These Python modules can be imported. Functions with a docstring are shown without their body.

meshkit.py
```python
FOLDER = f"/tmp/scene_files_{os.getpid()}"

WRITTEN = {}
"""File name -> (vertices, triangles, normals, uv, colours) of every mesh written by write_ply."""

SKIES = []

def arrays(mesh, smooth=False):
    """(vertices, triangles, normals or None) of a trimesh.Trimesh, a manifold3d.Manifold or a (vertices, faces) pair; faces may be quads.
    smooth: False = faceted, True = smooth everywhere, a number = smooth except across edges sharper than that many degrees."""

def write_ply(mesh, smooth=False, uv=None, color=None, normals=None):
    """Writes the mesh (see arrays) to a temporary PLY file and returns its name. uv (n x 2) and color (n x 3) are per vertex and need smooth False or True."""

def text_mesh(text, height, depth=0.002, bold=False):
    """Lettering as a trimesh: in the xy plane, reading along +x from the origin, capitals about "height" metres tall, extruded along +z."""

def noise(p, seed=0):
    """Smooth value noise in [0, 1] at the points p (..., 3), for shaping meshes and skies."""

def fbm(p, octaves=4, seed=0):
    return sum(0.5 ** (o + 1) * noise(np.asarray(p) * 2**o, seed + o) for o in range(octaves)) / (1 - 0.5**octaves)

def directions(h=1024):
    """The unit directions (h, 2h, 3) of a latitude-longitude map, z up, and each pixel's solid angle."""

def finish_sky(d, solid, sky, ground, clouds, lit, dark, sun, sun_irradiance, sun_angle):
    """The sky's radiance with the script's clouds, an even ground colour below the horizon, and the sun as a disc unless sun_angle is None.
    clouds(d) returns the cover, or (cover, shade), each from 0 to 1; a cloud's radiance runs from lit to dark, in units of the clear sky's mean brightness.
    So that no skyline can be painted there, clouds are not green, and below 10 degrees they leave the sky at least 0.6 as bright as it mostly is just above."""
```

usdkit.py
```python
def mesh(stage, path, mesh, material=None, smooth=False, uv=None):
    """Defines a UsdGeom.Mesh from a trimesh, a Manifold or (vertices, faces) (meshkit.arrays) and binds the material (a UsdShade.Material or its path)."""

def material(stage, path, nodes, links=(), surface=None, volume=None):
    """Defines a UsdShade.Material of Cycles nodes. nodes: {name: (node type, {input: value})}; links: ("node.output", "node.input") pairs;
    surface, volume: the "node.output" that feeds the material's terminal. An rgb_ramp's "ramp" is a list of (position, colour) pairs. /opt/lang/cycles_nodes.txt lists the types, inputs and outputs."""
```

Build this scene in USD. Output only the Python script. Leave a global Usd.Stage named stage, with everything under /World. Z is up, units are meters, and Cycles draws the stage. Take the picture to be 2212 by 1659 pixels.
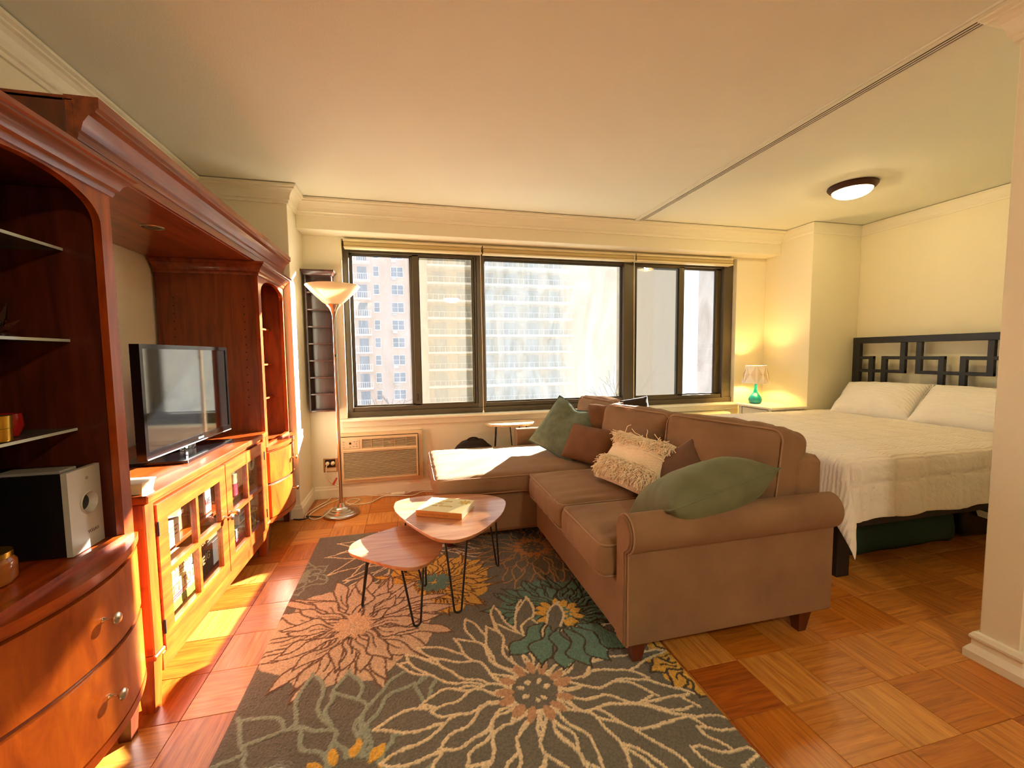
import math, random
import numpy as np
import trimesh
import manifold3d as m3
from shapely.geometry import Polygon, box as sbox
from pxr import Gf, Sdf, Usd, UsdGeom, UsdLux, UsdShade, Vt
import usdkit, meshkit

# ------------------------------------------------------------------ camera, sky, sun, lamps' power, exposure
stage = Usd.Stage.CreateInMemory()
UsdGeom.SetStageUpAxis(stage, "Z")
UsdGeom.SetStageMetersPerUnit(stage, 1.0)
UsdGeom.Xform.Define(stage, "/World")
FPX, YAW, PITCH, ROLL, EYE = 911.93, 0.238794, -0.069639, -0.0105954, (0.0, 0.0, 1.205)


def camera_axes():
    f = np.array([math.sin(YAW) * math.cos(PITCH), math.cos(YAW) * math.cos(PITCH), math.sin(PITCH)])
    r = np.array([math.cos(YAW), -math.sin(YAW), 0.0])
    u = np.cross(r, f)
    c, s = math.cos(ROLL), math.sin(ROLL)
    return c * r + s * u, -s * r + c * u, -f


cam = UsdGeom.Camera.Define(stage, "/World/camera")
ax = camera_axes()
cam.AddTransformOp().Set(Gf.Matrix4d(*[float(x) for row, w in ((ax[0], 0), (ax[1], 0), (ax[2], 0), (EYE, 1)) for x in (*row, w)]))
cam.CreateHorizontalApertureAttr(36.0)
cam.CreateFocalLengthAttr(36.0 * FPX / 2212)
cam.CreateFStopAttr(0.0)
cam.CreateExposureAttr(1.75)
SUN_AZ, SUN_TAN = math.radians(49.5), 0.37          # azimuth from +y towards +x, tangent of the elevation
dome = UsdLux.DomeLight.Define(stage, "/World/sky")
dome.CreateIntensityAttr(0.18)
dome.CreateColorAttr(Gf.Vec3f(0.86, 0.94, 1.0))
sun = UsdLux.DistantLight.Define(stage, "/World/sun")
sun.CreateIntensityAttr(10.0)
sun.CreateColorAttr(Gf.Vec3f(1.0, 0.97, 0.90))
sun.CreateAngleAttr(0.6)
sun.CreateNormalizeAttr(True)
_z = np.array([math.sin(SUN_AZ), math.cos(SUN_AZ), SUN_TAN])
_z /= np.linalg.norm(_z)
_x = np.cross([0, 0, 1.0], _z)
_x /= np.linalg.norm(_x)
_y = np.cross(_z, _x)
sun.AddTransformOp().Set(Gf.Matrix4d(*[float(x) for row in ((*_x, 0), (*_y, 0), (*_z, 0), (0, 0, 0, 1)) for x in row]))
FILL_LAMP, CEILING_LAMP, TABLE_LAMP = 44.0, 27.0, 3.6   # emission of the fixtures; the first is an added fill light
WARM = (1.0, 0.90, 0.66)

# ------------------------------------------------------------------ helpers
used = {}


def numbered(parent, name):
    k = (parent, name)
    n = used.get(k, -1) + 1
    used[k] = n
    return name if n == 0 else f"{name}_{n:03d}"


def C(r, g, b):
    return tuple(((c / 255) / 12.92 if c <= 10 else ((c / 255 + 0.055) / 1.055) ** 2.4) for c in (r, g, b))


def put(parent, name, mesh, mat, smooth=False, label=None, kind=None, off=(0, 0, 0), colors=None):
    """One Mesh prim under parent (a path); mesh in world coordinates, moved by -off."""
    path = f"{parent}/{numbered(parent, name)}"
    if isinstance(mesh, (list,)):
        mesh = trimesh.util.concatenate([tm(x) for x in mesh])
    mesh = tm(mesh)
    v = np.array(mesh.vertices) - np.array(off)
    m = usdkit.mesh(stage, path, (v, np.array(mesh.faces)), MAT[mat] if isinstance(mat, str) else mat, smooth=smooth)
    if colors is not None:
        UsdGeom.PrimvarsAPI(m).CreatePrimvar("Col", Sdf.ValueTypeNames.Color3fArray, "vertex").Set(Vt.Vec3fArray.FromNumpy(colors.astype(np.float32)))
    if label:
        m.GetPrim().SetCustomDataByKey("label", label)
    if kind:
        m.GetPrim().SetCustomDataByKey("kind", kind)
    return path


class Thing:
    """An Xform at the thing's base; parts are given in world coordinates."""

    def __init__(self, name, label, cat, loc=(0, 0, 0), group=None, kind=None):
        self.path = f"/World/{numbered('/World', name)}"
        self.loc = np.array(loc, float)
        x = UsdGeom.Xform.Define(stage, self.path)
        x.AddTranslateOp().Set(Gf.Vec3d(*map(float, loc)))
        p = self.prim = x.GetPrim()
        if label:
            p.SetCustomDataByKey("label", label)
        if cat:
            p.SetCustomDataByKey("category", cat)
        if group:
            p.SetCustomDataByKey("group", group)
        if kind:
            p.SetCustomDataByKey("kind", kind)

    def part(self, name, mesh, mat, smooth=False, label=None, kind=None, colors=None):
        return put(self.path, name, mesh, mat, smooth, label, kind, self.loc, colors)

    def sub(self, parent, name, mesh, mat, smooth=False, label=None, kind=None):
        return put(parent, name, mesh, mat, smooth, label, kind, self.loc)


def struct(name, mesh, mat, smooth=False, label=None, colors=None):
    p = put("/World", name, mesh, mat, smooth, label, "structure", colors=colors)
    return p


def single(name, mesh, mat, label, cat, smooth=False, group=None, colors=None):
    p = put("/World", name, mesh, mat, smooth, label, colors=colors)
    q = stage.GetPrimAtPath(p)
    q.SetCustomDataByKey("category", cat)
    if group:
        q.SetCustomDataByKey("group", group)
    return p


def tm(m):
    if isinstance(m, trimesh.Trimesh):
        return m
    if hasattr(m, "to_mesh"):
        k = m.to_mesh()
        return trimesh.Trimesh(np.array(k.vert_properties[:, :3]), np.array(k.tri_verts), process=False)
    v, f = m
    v, f = np.asarray(v, float), np.asarray(f, int)
    if f.shape[1] == 4:
        f = np.vstack([f[:, [0, 1, 2]], f[:, [0, 2, 3]]])
    return trimesh.Trimesh(v, f, process=False)


def cat(*ms):
    return trimesh.util.concatenate([tm(m) for m in ms])


def hull(pts):
    return tm(m3.Manifold.hull_points(np.asarray(pts, np.float64)))


def bx(x0, x1, y0, y1, z0, z1, c=0.002):
    x0, x1 = sorted((x0, x1)); y0, y1 = sorted((y0, y1)); z0, z1 = sorted((z0, z1))
    c = min(c, (x1 - x0) * 0.45, (y1 - y0) * 0.45, (z1 - z0) * 0.45)
    if c <= 0:
        return trimesh.creation.box(bounds=[[x0, y0, z0], [x1, y1, z1]])
    p = []
    for X, sx in ((x0, 1), (x1, -1)):
        for Y, sy in ((y0, 1), (y1, -1)):
            for Z, sz in ((z0, 1), (z1, -1)):
                p += [(X, Y + sy * c, Z + sz * c), (X + sx * c, Y, Z + sz * c), (X + sx * c, Y + sy * c, Z)]
    return hull(p)


def prism(poly, axis, lo, hi):
    """poly in (y,z) for axis x, (x,z) for axis y, (x,y) for axis z."""
    geoms = getattr(poly, "geoms", [poly])
    out = []
    for g in geoms:
        m = trimesh.creation.extrude_polygon(g, hi - lo, engine="earcut")
        v, f = np.array(m.vertices), np.array(m.faces)
        a, b, h = v[:, 0], v[:, 1], v[:, 2] + lo
        if axis == "x":
            v = np.stack([h, a, b], 1)
        elif axis == "y":
            v, f = np.stack([a, h, b], 1), f[:, ::-1]
        else:
            v = np.stack([a, b, h], 1)
        out.append(trimesh.Trimesh(v, f, process=False))
    return cat(*out)


def lathe(profile, n=32, at=(0, 0, 0)):
    """profile: (r, z) from bottom to top (outside) - may come back inside."""
    pr = np.array(profile, float)
    a = np.arange(n) * 2 * np.pi / n
    v = np.stack([pr[:, None, 0] * np.cos(a), pr[:, None, 0] * np.sin(a), np.repeat(pr[:, 1:2], n, 1)], -1).reshape(-1, 3)
    f = []
    for i in range(len(pr) - 1):
        for j in range(n):
            k = (j + 1) % n
            f.append((i * n + j, i * n + k, (i + 1) * n + k, (i + 1) * n + j))
    m = tm((v + np.array(at), np.array(f)))
    m.update_faces(m.nondegenerate_faces())
    return m


def spline(pts, n=8):
    p = np.asarray(pts, float)
    if len(p) < 3:
        return p
    q = np.vstack([2 * p[0] - p[1], p, 2 * p[-1] - p[-2]])
    out = []
    for i in range(len(p) - 1):
        a, b, c, d = q[i:i + 4]
        for t in np.linspace(0, 1, n, endpoint=False):
            out.append(0.5 * (2 * b + (c - a) * t + (2 * a - 5 * b + 4 * c - d) * t * t + (3 * b - a - 3 * c + d) * t ** 3))
    return np.vstack(out + [p[-1]])


def tube(points, r, sides=8, closed=False):
    p = np.asarray(points, float)
    n = len(p)
    r = np.broadcast_to(r, (n,))
    t = (np.roll(p, -1, 0) - np.roll(p, 1, 0)) if closed else np.gradient(p, axis=0)
    t /= np.linalg.norm(t, axis=1, keepdims=True) + 1e-12
    a0 = np.cross(t[0], [0, 0, 1.0] if abs(t[0][2]) < 0.9 else [1.0, 0, 0])
    A = []
    for i in range(n):
        a0 = a0 - t[i] * (a0 @ t[i])
        a0 = a0 / (np.linalg.norm(a0) + 1e-12)
        A.append(a0)
    A = np.array(A)
    B = np.cross(t, A)
    ang = np.arange(sides) * 2 * np.pi / sides
    v = p[:, None] + r[:, None, None] * (np.cos(ang)[None, :, None] * A[:, None] + np.sin(ang)[None, :, None] * B[:, None])
    v = v.reshape(-1, 3)
    f = []
    for i in range(n if closed else n - 1):
        k = (i + 1) % n
        for j in range(sides):
            l = (j + 1) % sides
            f.append((i * sides + j, i * sides + l, k * sides + l, k * sides + j))
    f = np.array(f)
    f = np.vstack([f[:, [0, 1, 2]], f[:, [0, 2, 3]]])
    if not closed:
        caps = [(0, j + 1, j) for j in range(1, sides - 1)] + [((n - 1) * sides, (n - 1) * sides + j, (n - 1) * sides + j + 1) for j in range(1, sides - 1)]
        f = np.vstack([f, caps])
    return trimesh.Trimesh(v, f, process=False)


def sweep(profile, path, closed=False):
    """profile: closed polygon of (out, z), counter-clockwise; path: xy(z0) points; 'out' is to the right of the walking direction; mitred corners."""
    p = np.asarray(path, float)
    if p.shape[1] == 2:
        p = np.c_[p, np.zeros(len(p))]
    n = len(p)
    pr = np.asarray(profile, float)
    k = len(pr)
    d = [(p[(i + 1) % n] - p[i])[:2] for i in range(n if closed else n - 1)]
    d = [x / np.linalg.norm(x) for x in d]
    rings = []
    for i in range(n):
        d1 = d[i - 1] if (i > 0 or closed) else d[0]
        d2 = d[i] if i < len(d) else d[-1]
        n1, n2 = np.array([d1[1], -d1[0]]), np.array([d2[1], -d2[0]])
        m = n1 + n2
        m = m / (m @ n1)
        rings.append(np.stack([p[i, 0] + pr[:, 0] * m[0], p[i, 1] + pr[:, 0] * m[1], p[i, 2] + pr[:, 1]], 1))
    v = np.vstack(rings)
    f = []
    for i in range(n if closed else n - 1):
        j = (i + 1) % n
        for a in range(k):
            b = (a + 1) % k
            f.append((i * k + a, j * k + a, j * k + b, i * k + b))
    f = np.array(f)
    f = np.vstack([f[:, [0, 1, 2]], f[:, [0, 2, 3]]])
    if not closed:
        cap = trimesh.creation.triangulate_polygon(Polygon(pr), engine="earcut")
        cv, cf = np.asarray(cap[0]), np.asarray(cap[1])
        # earcut keeps the vertex order of the ring
        idx = [int(np.argmin(((pr - c) ** 2).sum(1))) for c in cv]
        cf = np.array([[idx[q] for q in t] for t in cf])
        f = np.vstack([f, cf, cf[:, ::-1] + (n - 1) * k])
    m = trimesh.Trimesh(v, f, process=False)
    if m.volume < 0:
        m.invert()
    return m


def rounded_rect(x0, x1, y0, y1, r, n=6):
    pts = []
    for cx, cy, a0 in ((x1 - r, y1 - r, 0), (x0 + r, y1 - r, 90), (x0 + r, y0 + r, 180), (x1 - r, y0 + r, 270)):
        for t in np.linspace(a0, a0 + 90, n):
            pts.append((cx + r * math.cos(math.radians(t)), cy + r * math.sin(math.radians(t))))
    return pts


def soft_box(sx, sy, sz, r=0.03, bulge=(0, 0, 0.03), n=18, wr=0.0, seed=0, wscale=(8, 8, 8)):
    """A stuffed box cushion centred on the origin."""
    t = np.sin(np.linspace(-np.pi / 2, np.pi / 2, n + 1))
    g = []
    fs = []
    for axis in range(3):
        for s in (-1, 1):
            u, w = np.meshgrid(t, t, indexing="ij")
            p = np.empty((n + 1, n + 1, 3))
            p[..., axis] = s
            p[..., (axis + 1) % 3] = u
            p[..., (axis + 2) % 3] = w
            o = sum(len(x) for x in g)
            g.append(p.reshape(-1, 3))
            i, j = np.meshgrid(np.arange(n), np.arange(n), indexing="ij")
            a = o + i * (n + 1) + j
            q = np.stack([a, a + n + 1, a + n + 2, a + 1], -1).reshape(-1, 4)
            fs.append(q if s > 0 else q[:, ::-1])
    P = np.vstack(g)
    h = np.array([sx, sy, sz]) / 2
    x = P * h
    q = np.clip(x, -(h - r), h - r)
    d = x - q
    L = np.linalg.norm(d, axis=1, keepdims=True)
    out = np.where(L > 1e-9, q + d / np.maximum(L, 1e-9) * r, x)
    nz = np.abs(P)
    for ax_ in range(3):
        b = bulge[ax_]
        if b:
            o1, o2 = (ax_ + 1) % 3, (ax_ + 2) % 3
            out[:, ax_] += np.sign(P[:, ax_]) * (nz[:, ax_] ** 3) * b * (1 - P[:, o1] ** 2) * (1 - P[:, o2] ** 2)
    if wr:
        nn = meshkit.fbm(out * np.array(wscale) + 17.3 * seed + 50, 3, seed) - 0.5
        nrm = out / (np.linalg.norm(out / h, axis=1, keepdims=True) * h + 1e-9)
        out = out + np.sign(P) * (nz > 0.5) * wr * nn[:, None] * 1.6
    m = tm((out, np.vstack(fs)))
    m.merge_vertices(digits_vertex=6)
    m.fix_normals()
    return m


def pillow(w, h, t, n=30, pinch=0.06, chop=0.0, seed=0, wr=0.006):
    """Throw pillow in the xy plane (front +z), and its seam loop."""
    u, v = np.meshgrid(np.linspace(-1, 1, n + 1), np.linspace(-1, 1, n + 1), indexing="ij")
    X = w / 2 * u * (1 - pinch * (1 - v ** 2) * u ** 2)
    Y = h / 2 * v * (1 - pinch * (1 - u ** 2) * v ** 2)
    prof = (np.clip((1 - np.abs(u) ** 3.2) * (1 - np.abs(v) ** 3.2), 0, 1)) ** 0.62
    Z = t / 2 * prof
    if chop:
        Z = Z * (1 - 0.5 * chop * np.exp(-(u / 0.25) ** 2) * np.clip((v + 0.6) / 1.6, 0, 1))
        Y = Y - chop * 0.16 * h * np.exp(-(u / 0.33) ** 2) * np.clip((v + 0.4) / 1.4, 0, 1) ** 2
    edge = np.clip(prof * 3, 0, 1)
    nf = meshkit.fbm(np.stack([X * 9, Y * 9, 0 * X + seed * 7.7], -1) + 40, 3, seed) - 0.5
    rad = np.sin(np.arctan2(v, u) * 18 + 6 * nf) * 0.3 * np.clip(np.maximum(abs(u), abs(v)) - 0.45, 0, 1)
    Zf = Z + wr * edge * (2.2 * nf + rad)
    Zb = -Z + wr * edge * (1.4 * nf)
    a = np.arange((n + 1) ** 2).reshape(n + 1, n + 1)
    q = np.stack([a[:-1, :-1], a[1:, :-1], a[1:, 1:], a[:-1, 1:]], -1).reshape(-1, 4)
    V = np.vstack([np.stack([X, Y, Zf], -1).reshape(-1, 3), np.stack([X, Y, Zb], -1).reshape(-1, 3)])
    F = np.vstack([q, q[:, ::-1] + (n + 1) ** 2])
    m = tm((V, F))
    m.merge_vertices(digits_vertex=6)
    loop = np.vstack([np.stack([X, Y, 0 * X], -1)[k] for k in (np.s_[:, 0], np.s_[-1, 1:], np.s_[-2::-1, -1], np.s_[0, -2:0:-1])])
    return m, loop


def frame(center, normal, roll=0.0):
    """4x4 taking +z to normal and +y to 'up' turned by roll (degrees) about the normal."""
    z = np.array(normal, float)
    z /= np.linalg.norm(z)
    y = np.array([0, 0, 1.0]) - z * z[2]
    if np.linalg.norm(y) < 1e-3:
        y = np.array([0, 1.0, 0])
    y /= np.linalg.norm(y)
    x = np.cross(y, z)
    roll = roll if np.isscalar(roll) else 0.0
    c, s = math.cos(math.radians(roll)), math.sin(math.radians(roll))
    X, Y = c * x + s * y, -s * x + c * y
    T = np.eye(4)
    T[:3, 0], T[:3, 1], T[:3, 2], T[:3, 3] = X, Y, z, center
    return T


def moved(m, T):
    m = tm(m).copy()
    m.apply_transform(T)
    return m


def pts_moved(p, T):
    return np.asarray(p) @ T[:3, :3].T + T[:3, 3]


def text(s, height, origin, right, up, bold=False, depth=0.0008):
    """Lettering standing on a face: origin at the lower left, reading along 'right'."""
    m = meshkit.text_mesh(s, height, depth, bold)
    r, u = np.array(right, float), np.array(up, float)
    r /= np.linalg.norm(r); u /= np.linalg.norm(u)
    T = np.eye(4)
    T[:3, 0], T[:3, 1], T[:3, 2], T[:3, 3] = r, u, np.cross(r, u), origin
    m.apply_transform(T)
    return m


# ------------------------------------------------------------------ materials
MAT = {}


def mat(name, nodes, links, surface="p.BSDF"):
    MAT[name] = usdkit.material(stage, f"/World/Looks/{name}", nodes, links, surface=surface)


def plain(name, col, rough=0.5, metallic=0.0, spec=0.5, bump=0.0, bscale=60.0, var=0.0, vscale=6.0, sheen=0.0, sheen_tint=None, coat=0.0, emit=None, strength=0.0, transmission=0.0, ior=1.5, sub=0.0):
    p = {"base_color": col, "roughness": rough, "metallic": metallic, "specular_ior_level": spec}
    if sheen:
        p.update(sheen_weight=sheen, sheen_roughness=0.45, sheen_tint=sheen_tint or col)
    if coat:
        p.update(coat_weight=coat, coat_roughness=0.08)
    if emit:
        p.update(emission_color=emit, emission_strength=strength)
    if transmission:
        p.update(transmission_weight=transmission, ior=ior)
    if sub:
        p.update(subsurface_weight=sub, subsurface_scale=0.02)
    nodes, links = {"p": ("principled_bsdf", p)}, []
    if var or bump:
        nodes["tc"] = ("texture_coordinate", {})
    if var:
        lo, hi = tuple(c * (1 - var) for c in col), tuple(min(1, c * (1 + var)) for c in col)
        nodes["n"] = ("noise_texture", {"scale": vscale, "detail": 4.0})
        nodes["r"] = ("rgb_ramp", {"ramp": [(0.3, lo), (0.7, hi)]})
        links += [("tc.object", "n.vector"), ("n.fac", "r.fac"), ("r.color", "p.base_color")]
    if bump:
        nodes["bn"] = ("noise_texture", {"scale": bscale, "detail": 3.0})
        nodes["b"] = ("bump", {"strength": bump, "distance": 0.01})
        links += [("tc.object", "bn.vector"), ("bn.fac", "b.height"), ("b.normal", "p.normal")]
    mat(name, nodes, links)


def wood(name, dark, mid, light, scale, rough=0.32, coat=0.35, bands=0.0, band_axis=None, finger=0.0):
    """Streaked wood; scale: mapping scale per axis (small along the grain)."""
    nodes = {
        "tc": ("texture_coordinate", {}),
        "mp": ("mapping", {"scale": scale}),
        "n": ("noise_texture", {"scale": 1.0, "detail": 6.0, "roughness": 0.62, "distortion": 0.7}),
        "r": ("rgb_ramp", {"ramp": [(0.30, dark), (0.5, mid), (0.72, light)]}),
        "p": ("principled_bsdf", {"roughness": rough, "coat_weight": coat, "coat_roughness": 0.12}),
        "b": ("bump", {"strength": 0.08, "distance": 0.004}),
    }
    links = [("tc.object", "mp.vector"), ("mp.vector", "n.vector"), ("n.fac", "r.fac"), ("n.fac", "b.height"), ("b.normal", "p.normal")]
    last = "r.color"
    if finger:  # narrow laths inside a parquet block
        nodes["sx"] = ("separate_xyz", {})
        nodes["dv"] = ("math", {"math_type": "divide", "value2": 0.0373})
        nodes["fl"] = ("math", {"math_type": "floor"})
        nodes["wn"] = ("white_noise_texture", {"dimensions": "1D"})
        nodes["mr"] = ("map_range", {"from_min": 0.0, "from_max": 1.0, "to_min": 1 - finger, "to_max": 1 + finger})
        nodes["mx"] = ("mix_color", {"blend_type": "multiply", "fac": 1.0, "use_clamp": False})
        links += [("tc.object", "sx.vector"), (f"sx.{band_axis}", "dv.value1"), ("dv.value", "fl.value1"), ("fl.value", "wn.w"), ("wn.value", "mr.value"), (last, "mx.a"), ("mr.result", "mx.b")]
        last = "mx.result"
    links.append((last, "p.base_color"))
    mat(name, nodes, links)


# painted room
plain("wall_paint", C(242, 234, 206), 0.75, bump=0.06, bscale=90, spec=0.3)
plain("ceiling_paint", C(240, 241, 222), 0.85, bump=0.10, bscale=120, spec=0.2)
plain("trim_paint", C(242, 235, 210), 0.45, spec=0.4)
plain("radiator_paint", C(240, 228, 190), 0.4)
plain("white_paint", C(242, 236, 214), 0.38, spec=0.5)
plain("dark_gap", C(30, 22, 16), 0.9)
plain("track_groove", C(70, 48, 28), 0.7)
# wood
CH_D, CH_M, CH_L = C(118, 42, 9), C(160, 64, 13), C(188, 86, 20)
wood("cherry", CH_D, CH_M, CH_L, (22, 22, 2.2))
wood("cherry_shaded", C(92, 38, 10), C(128, 56, 14), C(152, 74, 20), (22, 22, 2.2), rough=0.38, coat=0.2)  # cherry darkened: shade on the cabinet sides put into the colour
wood("cherry_shaded_y", C(98, 38, 14), C(134, 56, 20), C(158, 74, 28), (22, 2.2, 22), rough=0.30)  # same shade-darkened cherry for the bridge and cornices
plain("cabinet_back_shaded", C(26, 15, 11), 0.6)  # near-black stands for the deep shade inside the near cabinet
wood("cherry_y", CH_D, CH_M, CH_L, (22, 2.2, 22))
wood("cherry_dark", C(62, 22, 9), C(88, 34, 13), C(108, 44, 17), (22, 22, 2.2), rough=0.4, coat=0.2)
wood("cherry_drawer", C(140, 56, 10), C(172, 78, 14), C(198, 100, 22), (14, 14, 5))
wood("walnut_sheen", C(180, 110, 68), C(204, 142, 98), C(220, 166, 120), (3.0, 26, 26), rough=0.30, coat=0.5)  # walnut lightened, window reflections put into its colour
wood("sunlit_top", C(206, 164, 112), C(226, 190, 140), C(236, 206, 160), (3.0, 26, 26), rough=0.3)  # wood paled so the side table top looks sunlit
wood("rack_wood_shaded", C(44, 22, 17), C(66, 33, 24), C(88, 48, 36), (26, 26, 3))  # dark wood, deepened further for the shade inside the rack
TONES = [((160, 92, 34), (200, 126, 50), (220, 150, 66)), ((152, 82, 20), (188, 108, 28), (208, 130, 40)), ((138, 68, 18), (172, 90, 24), (194, 110, 32)), ((172, 104, 42), (210, 140, 60), (228, 164, 80))]
for i, (d, m, l) in enumerate(TONES):
    wood(f"oak_x_{'abcd'[i]}", C(*d), C(*m), C(*l), (5, 75, 75), rough=0.34, coat=0.12, finger=0.10, band_axis="y")
    wood(f"oak_y_{'abcd'[i]}", C(*d), C(*m), C(*l), (75, 5, 75), rough=0.34, coat=0.12, finger=0.10, band_axis="x")
plain("subfloor", C(60, 30, 12), 0.8)
# metals, plastics
plain("nickel", C(205, 195, 178), 0.24, metallic=1.0)
plain("brushed_brass", C(196, 170, 128), 0.28, metallic=1.0)
plain("bronze", C(74, 44, 30), 0.45, metallic=0.6)
plain("black_metal", C(26, 24, 24), 0.45, spec=0.5)
plain("black_gloss", C(14, 13, 14), 0.12, spec=0.6)
plain("black_plastic", C(22, 20, 20), 0.35)
plain("grey_plastic", C(150, 148, 140), 0.4)
plain("silver_plastic", C(196, 192, 178), 0.38, bump=0.05, bscale=300)
mat("screen_glass", {"d": ("diffuse_bsdf", {"color": C(16, 18, 20)}), "g": ("glossy_bsdf", {"roughness": 0.06, "color": (0.95, 1.0, 1.0)}), "m": ("mix_closure", {"fac": 0.30})}, [("d.BSDF", "m.closure1"), ("g.BSDF", "m.closure2")], surface="m.closure")
plain("window_metal", C(88, 78, 60), 0.42, metallic=0.35, spec=0.5)
plain("window_seal", C(34, 30, 27), 0.5)
plain("ivory_plastic", C(226, 200, 158), 0.42)
plain("ivory_slat", C(222, 198, 160), 0.5)
plain("vent_dark", C(22, 15, 16), 0.7)
plain("blind_fabric", C(200, 178, 122), 0.7)
plain("blind_rail", C(232, 216, 170), 0.45)
plain("cord_white", C(232, 222, 196), 0.5)
plain("cord_black", C(26, 22, 20), 0.5)
plain("red_plastic", C(206, 62, 44), 0.4)
plain("teal_ceramic", C(6, 128, 142), 0.12, coat=0.6, var=0.25, vscale=12)
plain("gold_foil", C(206, 158, 52), 0.25, metallic=0.9)
plain("clear_glass", (0.95, 0.98, 0.97), 0.02, transmission=1.0, ior=1.45)
plain("red_glass", C(150, 20, 18), 0.1)
plain("amber_glass", C(170, 96, 40), 0.12, coat=0.5)
plain("paper_white", C(238, 232, 212), 0.7)
plain("paper_cream", C(236, 226, 170), 0.55)
plain("book_spine", C(206, 138, 66), 0.5)
plain("ink_grey", C(120, 112, 100), 0.6)
plain("ink_brown", C(150, 96, 52), 0.6)
plain("ink_yellow", C(214, 178, 66), 0.6)
plain("ink_red", C(196, 40, 44), 0.6)
plain("ink_blue", C(70, 110, 150), 0.6)
plain("box_green", C(128, 142, 46), 0.55)
plain("ink_green", C(176, 186, 60), 0.55)
plain("box_black", C(44, 36, 32), 0.5)
plain("box_brown", C(126, 92, 62), 0.55)
plain("box_pale_blue", C(196, 206, 210), 0.55)
plain("bottle_pink", C(222, 96, 120), 0.3)
plain("bag_canvas", C(234, 226, 206), 0.8, bump=0.2, bscale=200)
plain("bead_white", C(240, 236, 224), 0.25)
plain("storage_green", C(30, 62, 50), 0.8, bump=0.3, bscale=30)
# cloth
plain("suede", C(142, 110, 80), 0.82, spec=0.2, bump=0.25, bscale=180, var=0.14, vscale=5, sheen=0.35, sheen_tint=C(190, 150, 120))
plain("suede_piping", C(164, 130, 100), 0.75, spec=0.2, sheen=0.3)
plain("velvet_green", C(112, 114, 84), 0.7, spec=0.2, var=0.16, vscale=9, bump=0.2, bscale=220, sheen=0.45, sheen_tint=C(150, 165, 130))
plain("velvet_sage", C(104, 114, 94), 0.72, spec=0.2, var=0.22, vscale=22, bump=0.2, bscale=220, sheen=0.45, sheen_tint=C(160, 175, 150))
plain("velvet_teal", C(66, 92, 86), 0.72, spec=0.2, var=0.15, vscale=16, sheen=0.45, sheen_tint=C(140, 165, 160))
plain("velvet_brown", C(112, 74, 44), 0.75, spec=0.2, var=0.15, vscale=10, bump=0.2, bscale=220, sheen=0.35, sheen_tint=C(170, 130, 90))
plain("velvet_taupe", C(112, 84, 66), 0.75, spec=0.2, var=0.12, vscale=10, sheen=0.35, sheen_tint=C(170, 140, 120))
plain("dark_cloth", C(52, 40, 32), 0.85, spec=0.15, bump=0.2, bscale=120)
plain("cream_yarn", C(255, 236, 204), 0.85, spec=0.15, bump=0.3, bscale=160, sheen=0.2)
plain("shade_fabric", C(238, 222, 196), 0.8, sub=0.0)
plain("shade_print", C(206, 178, 130), 0.8)


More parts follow.
